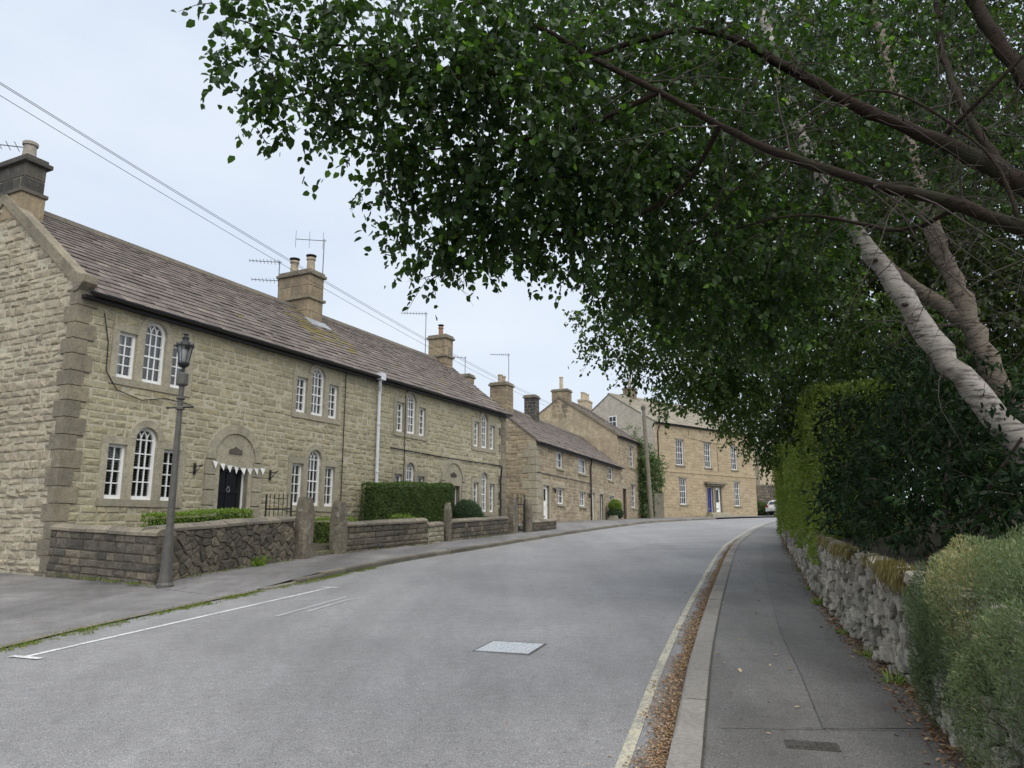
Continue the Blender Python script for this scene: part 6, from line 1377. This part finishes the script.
def car(p, rz):
    root = empty('parked_car', p, rz); tag(root, 'white car parked beyond the bend, half hidden by the hedge', 'car')
    side = [(-2.0, .35), (-2.02, .62), (-1.95, .85), (-1.1, .93), (-.55, 1.38), (.9, 1.44), (1.55, 1.30), (1.92, .95), (2.0, .7), (1.98, .35)]
    mb = MB(); W = .86; secs = []
    for yy, k in ((-W, .0), (-W * .92, .03), (W * .92, .03), (W, .0)):
        secs.append([(x * (1 if abs(yy) < W else .985), yy * (1 if z < .95 else .86), z + k) for x, z in side])
    n = len(side); vs = [v for s in secs for v in s]; fs = [(i * n + k, i * n + (k + 1) % n, (i + 1) * n + (k + 1) % n, (i + 1) * n + k) for i in range(3) for k in range(n)] + [tuple(range(n)), tuple(range(4 * n - 1, 3 * n - 1, -1))]
    mb.add(vs, fs); mb.build('body', MT['car_white'], root, smooth=False, bevel=.03)
    for s in (-1, 1):
        y = s * W * .865; m = MB().add([(-.95, y * 1.012, .98), (-.5, y, 1.30), (.85, y, 1.34), (1.4, y * 1.012, 1.0)], [(0, 1, 2, 3)]); m.build('side_window', MT['carglass'], root)
    MB().add([(-1.08, -.62, .97), (-1.08, .62, .97), (-.6, .58, 1.36), (-.6, -.58, 1.36)], [(0, 1, 2, 3)]).build('windscreen', MT['carglass'], root).location = (-.02, 0, .03)
    MB().add([(1.6, -.58, 1.28), (1.6, .58, 1.28), (1.88, .62, .99), (1.88, -.62, .99)], [(0, 1, 2, 3)]).build('rear_window', MT['carglass'], root).location = (.03, 0, .03)
    for s in (-1, 1):
        MB().box(1.9, 2.03, s * .66 - .12, s * .66 + .12, .78, .95).build('tail_lamp', MT['redlamp'], root); MB().box(-2.03, -1.9, s * .62 - .16, s * .62 + .16, .66, .8).build('headlight', MT['white_old'], root)
        for x in (-1.25, 1.25):
            w = empty('w', (0, 0, 0)); bpy.data.objects.remove(w)
            ty = MB().lathe([(.2, -.1), (.31, -.1), (.33, -.06), (.33, .06), (.31, .1), (.2, .1)], (0, 0, 0), 18).build('wheel', MT['tyre'], root); ty.location = (x, s * .78, .33); ty.rotation_euler = (R(90), 0, 0)
            MB().lathe([(.05, -.07), (.2, -.09), (.2, .09), (.05, .07)], (0, 0, 0), 14).build('rim', MT['galv'], ty)
    MB().box(2.0, 2.04, -.26, .26, .5, .62).build('number_plate', MT['white_old'], root)
car((27.0, 74.5, gz(74.5)), R(215))

# ================================================================ small loose stuff
def scatter_leaves(name, label, P, size, mat, cat, flat=.25, tint=(.5, .25), wr=.55):
    P = np.array(P); n = len(P); root_loc = P.mean(0)
    nr = np.stack([RNG.normal(0, flat, n), RNG.normal(0, flat, n), np.ones(n)], 1); A = np.stack([RNG.normal(size=n), RNG.normal(size=n), RNG.normal(0, flat, n)], 1)
    ln = RNG.uniform(.5, 1.3, n) * size
    o = leaf_mesh(name, P - root_loc, A, nr, ln, ln * wr, np.clip(RNG.normal(*tint, n), 0, 1), mat); o.location = root_loc; tag(o, label, cat, kind='stuff'); return o
P = []
for y in 3.2 + 25 * RNG.random(24000) ** 1.5 ** 1.0:
    w = float(np.clip(.20 + .05 * math.sin(y * 2.2) + .03 * math.sin(y * 7) + max(0, 7 - y) * .02, .03, .29)) * (1 if y < 16 else .8); q = abs(RNG.normal(0, .42)); 
    if q > 1: continue
    P.append((x_at(rk, y) - .012 - w * q * 1.05, y, gz(y) + .008 + .022 * RNG.random() * (1 - q)))
scatter_leaves('gutter_leaf_litter', 'brown dead leaves lying along the right-hand gutter', P, .022, MT['litter'], 'leaves', .25, (.58, .25))
P = []
for y in 3.3 + 24 * RNG.random(6500) ** 2:
    q = abs(RNG.normal(0, .10)) * (1 if y < 9 else .8); P.append((x_at(wb, y) - .01 - q + .05, y, gz(y) + PH + .006 + .03 * RNG.random() * max(0, 1 - q / .1)))
scatter_leaves('wall_leaf_litter', 'brown dead leaves gathered at the foot of the dry stone wall', P, .035, MT['litter'], 'leaves', .4, (.4, .25))
P = [(x_at(rin, y) + RNG.random() * (x_at(wb, y) - x_at(rin, y)), y, gz(y) + PH + .009) for y in RNG.uniform(3.6, 20, 70)]
scatter_leaves('fallen_leaf', 'few pale fallen leaves scattered over the right pavement', P, .045, MT['litter'], 'leaves', .2, (.85, .15), .6)
P = [(x_at(rk, y) - 1.2 * RNG.random() ** 2 - .3, y, gz(y) + .006) for y in RNG.uniform(3.6, 20, 120)]
scatter_leaves('fallen_leaf', 'tiny brown leaf scraps on the right side of the road', P, .022, MT['litter'], 'leaves', .2, (.4, .2))
def tufts(name, label, spots, h, mat, cat='grass', per=14, spread=.05):
    P = []; A = []; L_ = []
    for (x, y, z, s) in spots:
        k = per; P.append(np.stack([x + RNG.normal(0, spread, k), y + RNG.normal(0, spread, k), np.full(k, z)], 1)); a = rnd_dirs(k, .4, 1.1); A.append(a); L_.append(h * s * RNG.uniform(.5, 1.2, k))
    P = np.concatenate(P); A = np.concatenate(A); L_ = np.concatenate(L_); c = P.mean(0)
    o = leaf_mesh(name, P - c, A, rnd_dirs(len(P)), L_, L_ * .16 + .002, np.clip(RNG.normal(.5, .25, len(P)), 0, 1), mat); o.location = c; tag(o, label, cat, kind='stuff')
sp = []
for y in RNG.uniform(6.6, 16.8, 520):
    dn = .55 + .45 * math.sin(y * 3.1) * math.sin(y * 1.3 + 1)
    if RNG.random() < dn: sp.append((x_at(lk, y) + abs(RNG.normal(.04, .07)), y, gz(y) + .002, RNG.uniform(.4, 1)))
tufts('kerb_grass', 'grass and moss growing in the gutter along the left kerb', sp, .055, MT['grass'], per=20)
sp = [(x_at(lk, y) + .03, y, gz(y), RNG.uniform(.3, .8)) for y in RNG.uniform(17, 33, 160)]
tufts('kerb_grass', 'sparse weeds in the left gutter further up the street', sp, .05, MT['grass'], per=10)
sp = []
for (a, b) in (((-6.1, 12.9), (-4.95, 17.3)), ((-4.25, 19.4), (-2.5, 22.9)), ((-1.95, 24.4), (-.1, 28.8)), ((-8.6, 14.2), (-6.2, 12.95))):
    for t in RNG.random(26): x, y = a[0] + (b[0] - a[0]) * t, a[1] + (b[1] - a[1]) * t; sp.append((x + .07, y - .03, gz(y) + hl(y), RNG.uniform(.3, 1.1)))
tufts('wall_foot_weeds', 'small weeds along the foot of the garden walls', sp, .07, MT['grass'], 'weeds', 12)
tufts('wall_weed', 'leafy green weed growing at the foot of the rubble wall', [(-5.33, 15.9, gz(15.9) + .09, 1.2), (-5.30, 16.0, gz(16) + .09, 1.6), (-5.36, 15.85, gz(15.9) + .09, 1)], .18, MT['hedge_lite'], 'weed', 26, .07)
tufts('step_weeds', 'green weeds on the step between the garden piers', [(-4.8 + .1 * k, 18.5 + .12 * k, .9, 1) for k in range(4)], .10, MT['grass'], 'weeds', 20, .08)
sp = []
for y in (7.15, 8.3, 10.4, 10.5, 6.2, 12.0, 15.0): sp += [(x_at(wb, y) - .05, y + RNG.normal(0, .04), gz(y) + PH, RNG.uniform(.6, 1.2)) for _ in range(2)]
tufts('wall_foot_weeds', 'green weeds at the foot of the dry stone wall', sp, .11, MT['hedge_lite'], 'weeds', 18, .04)
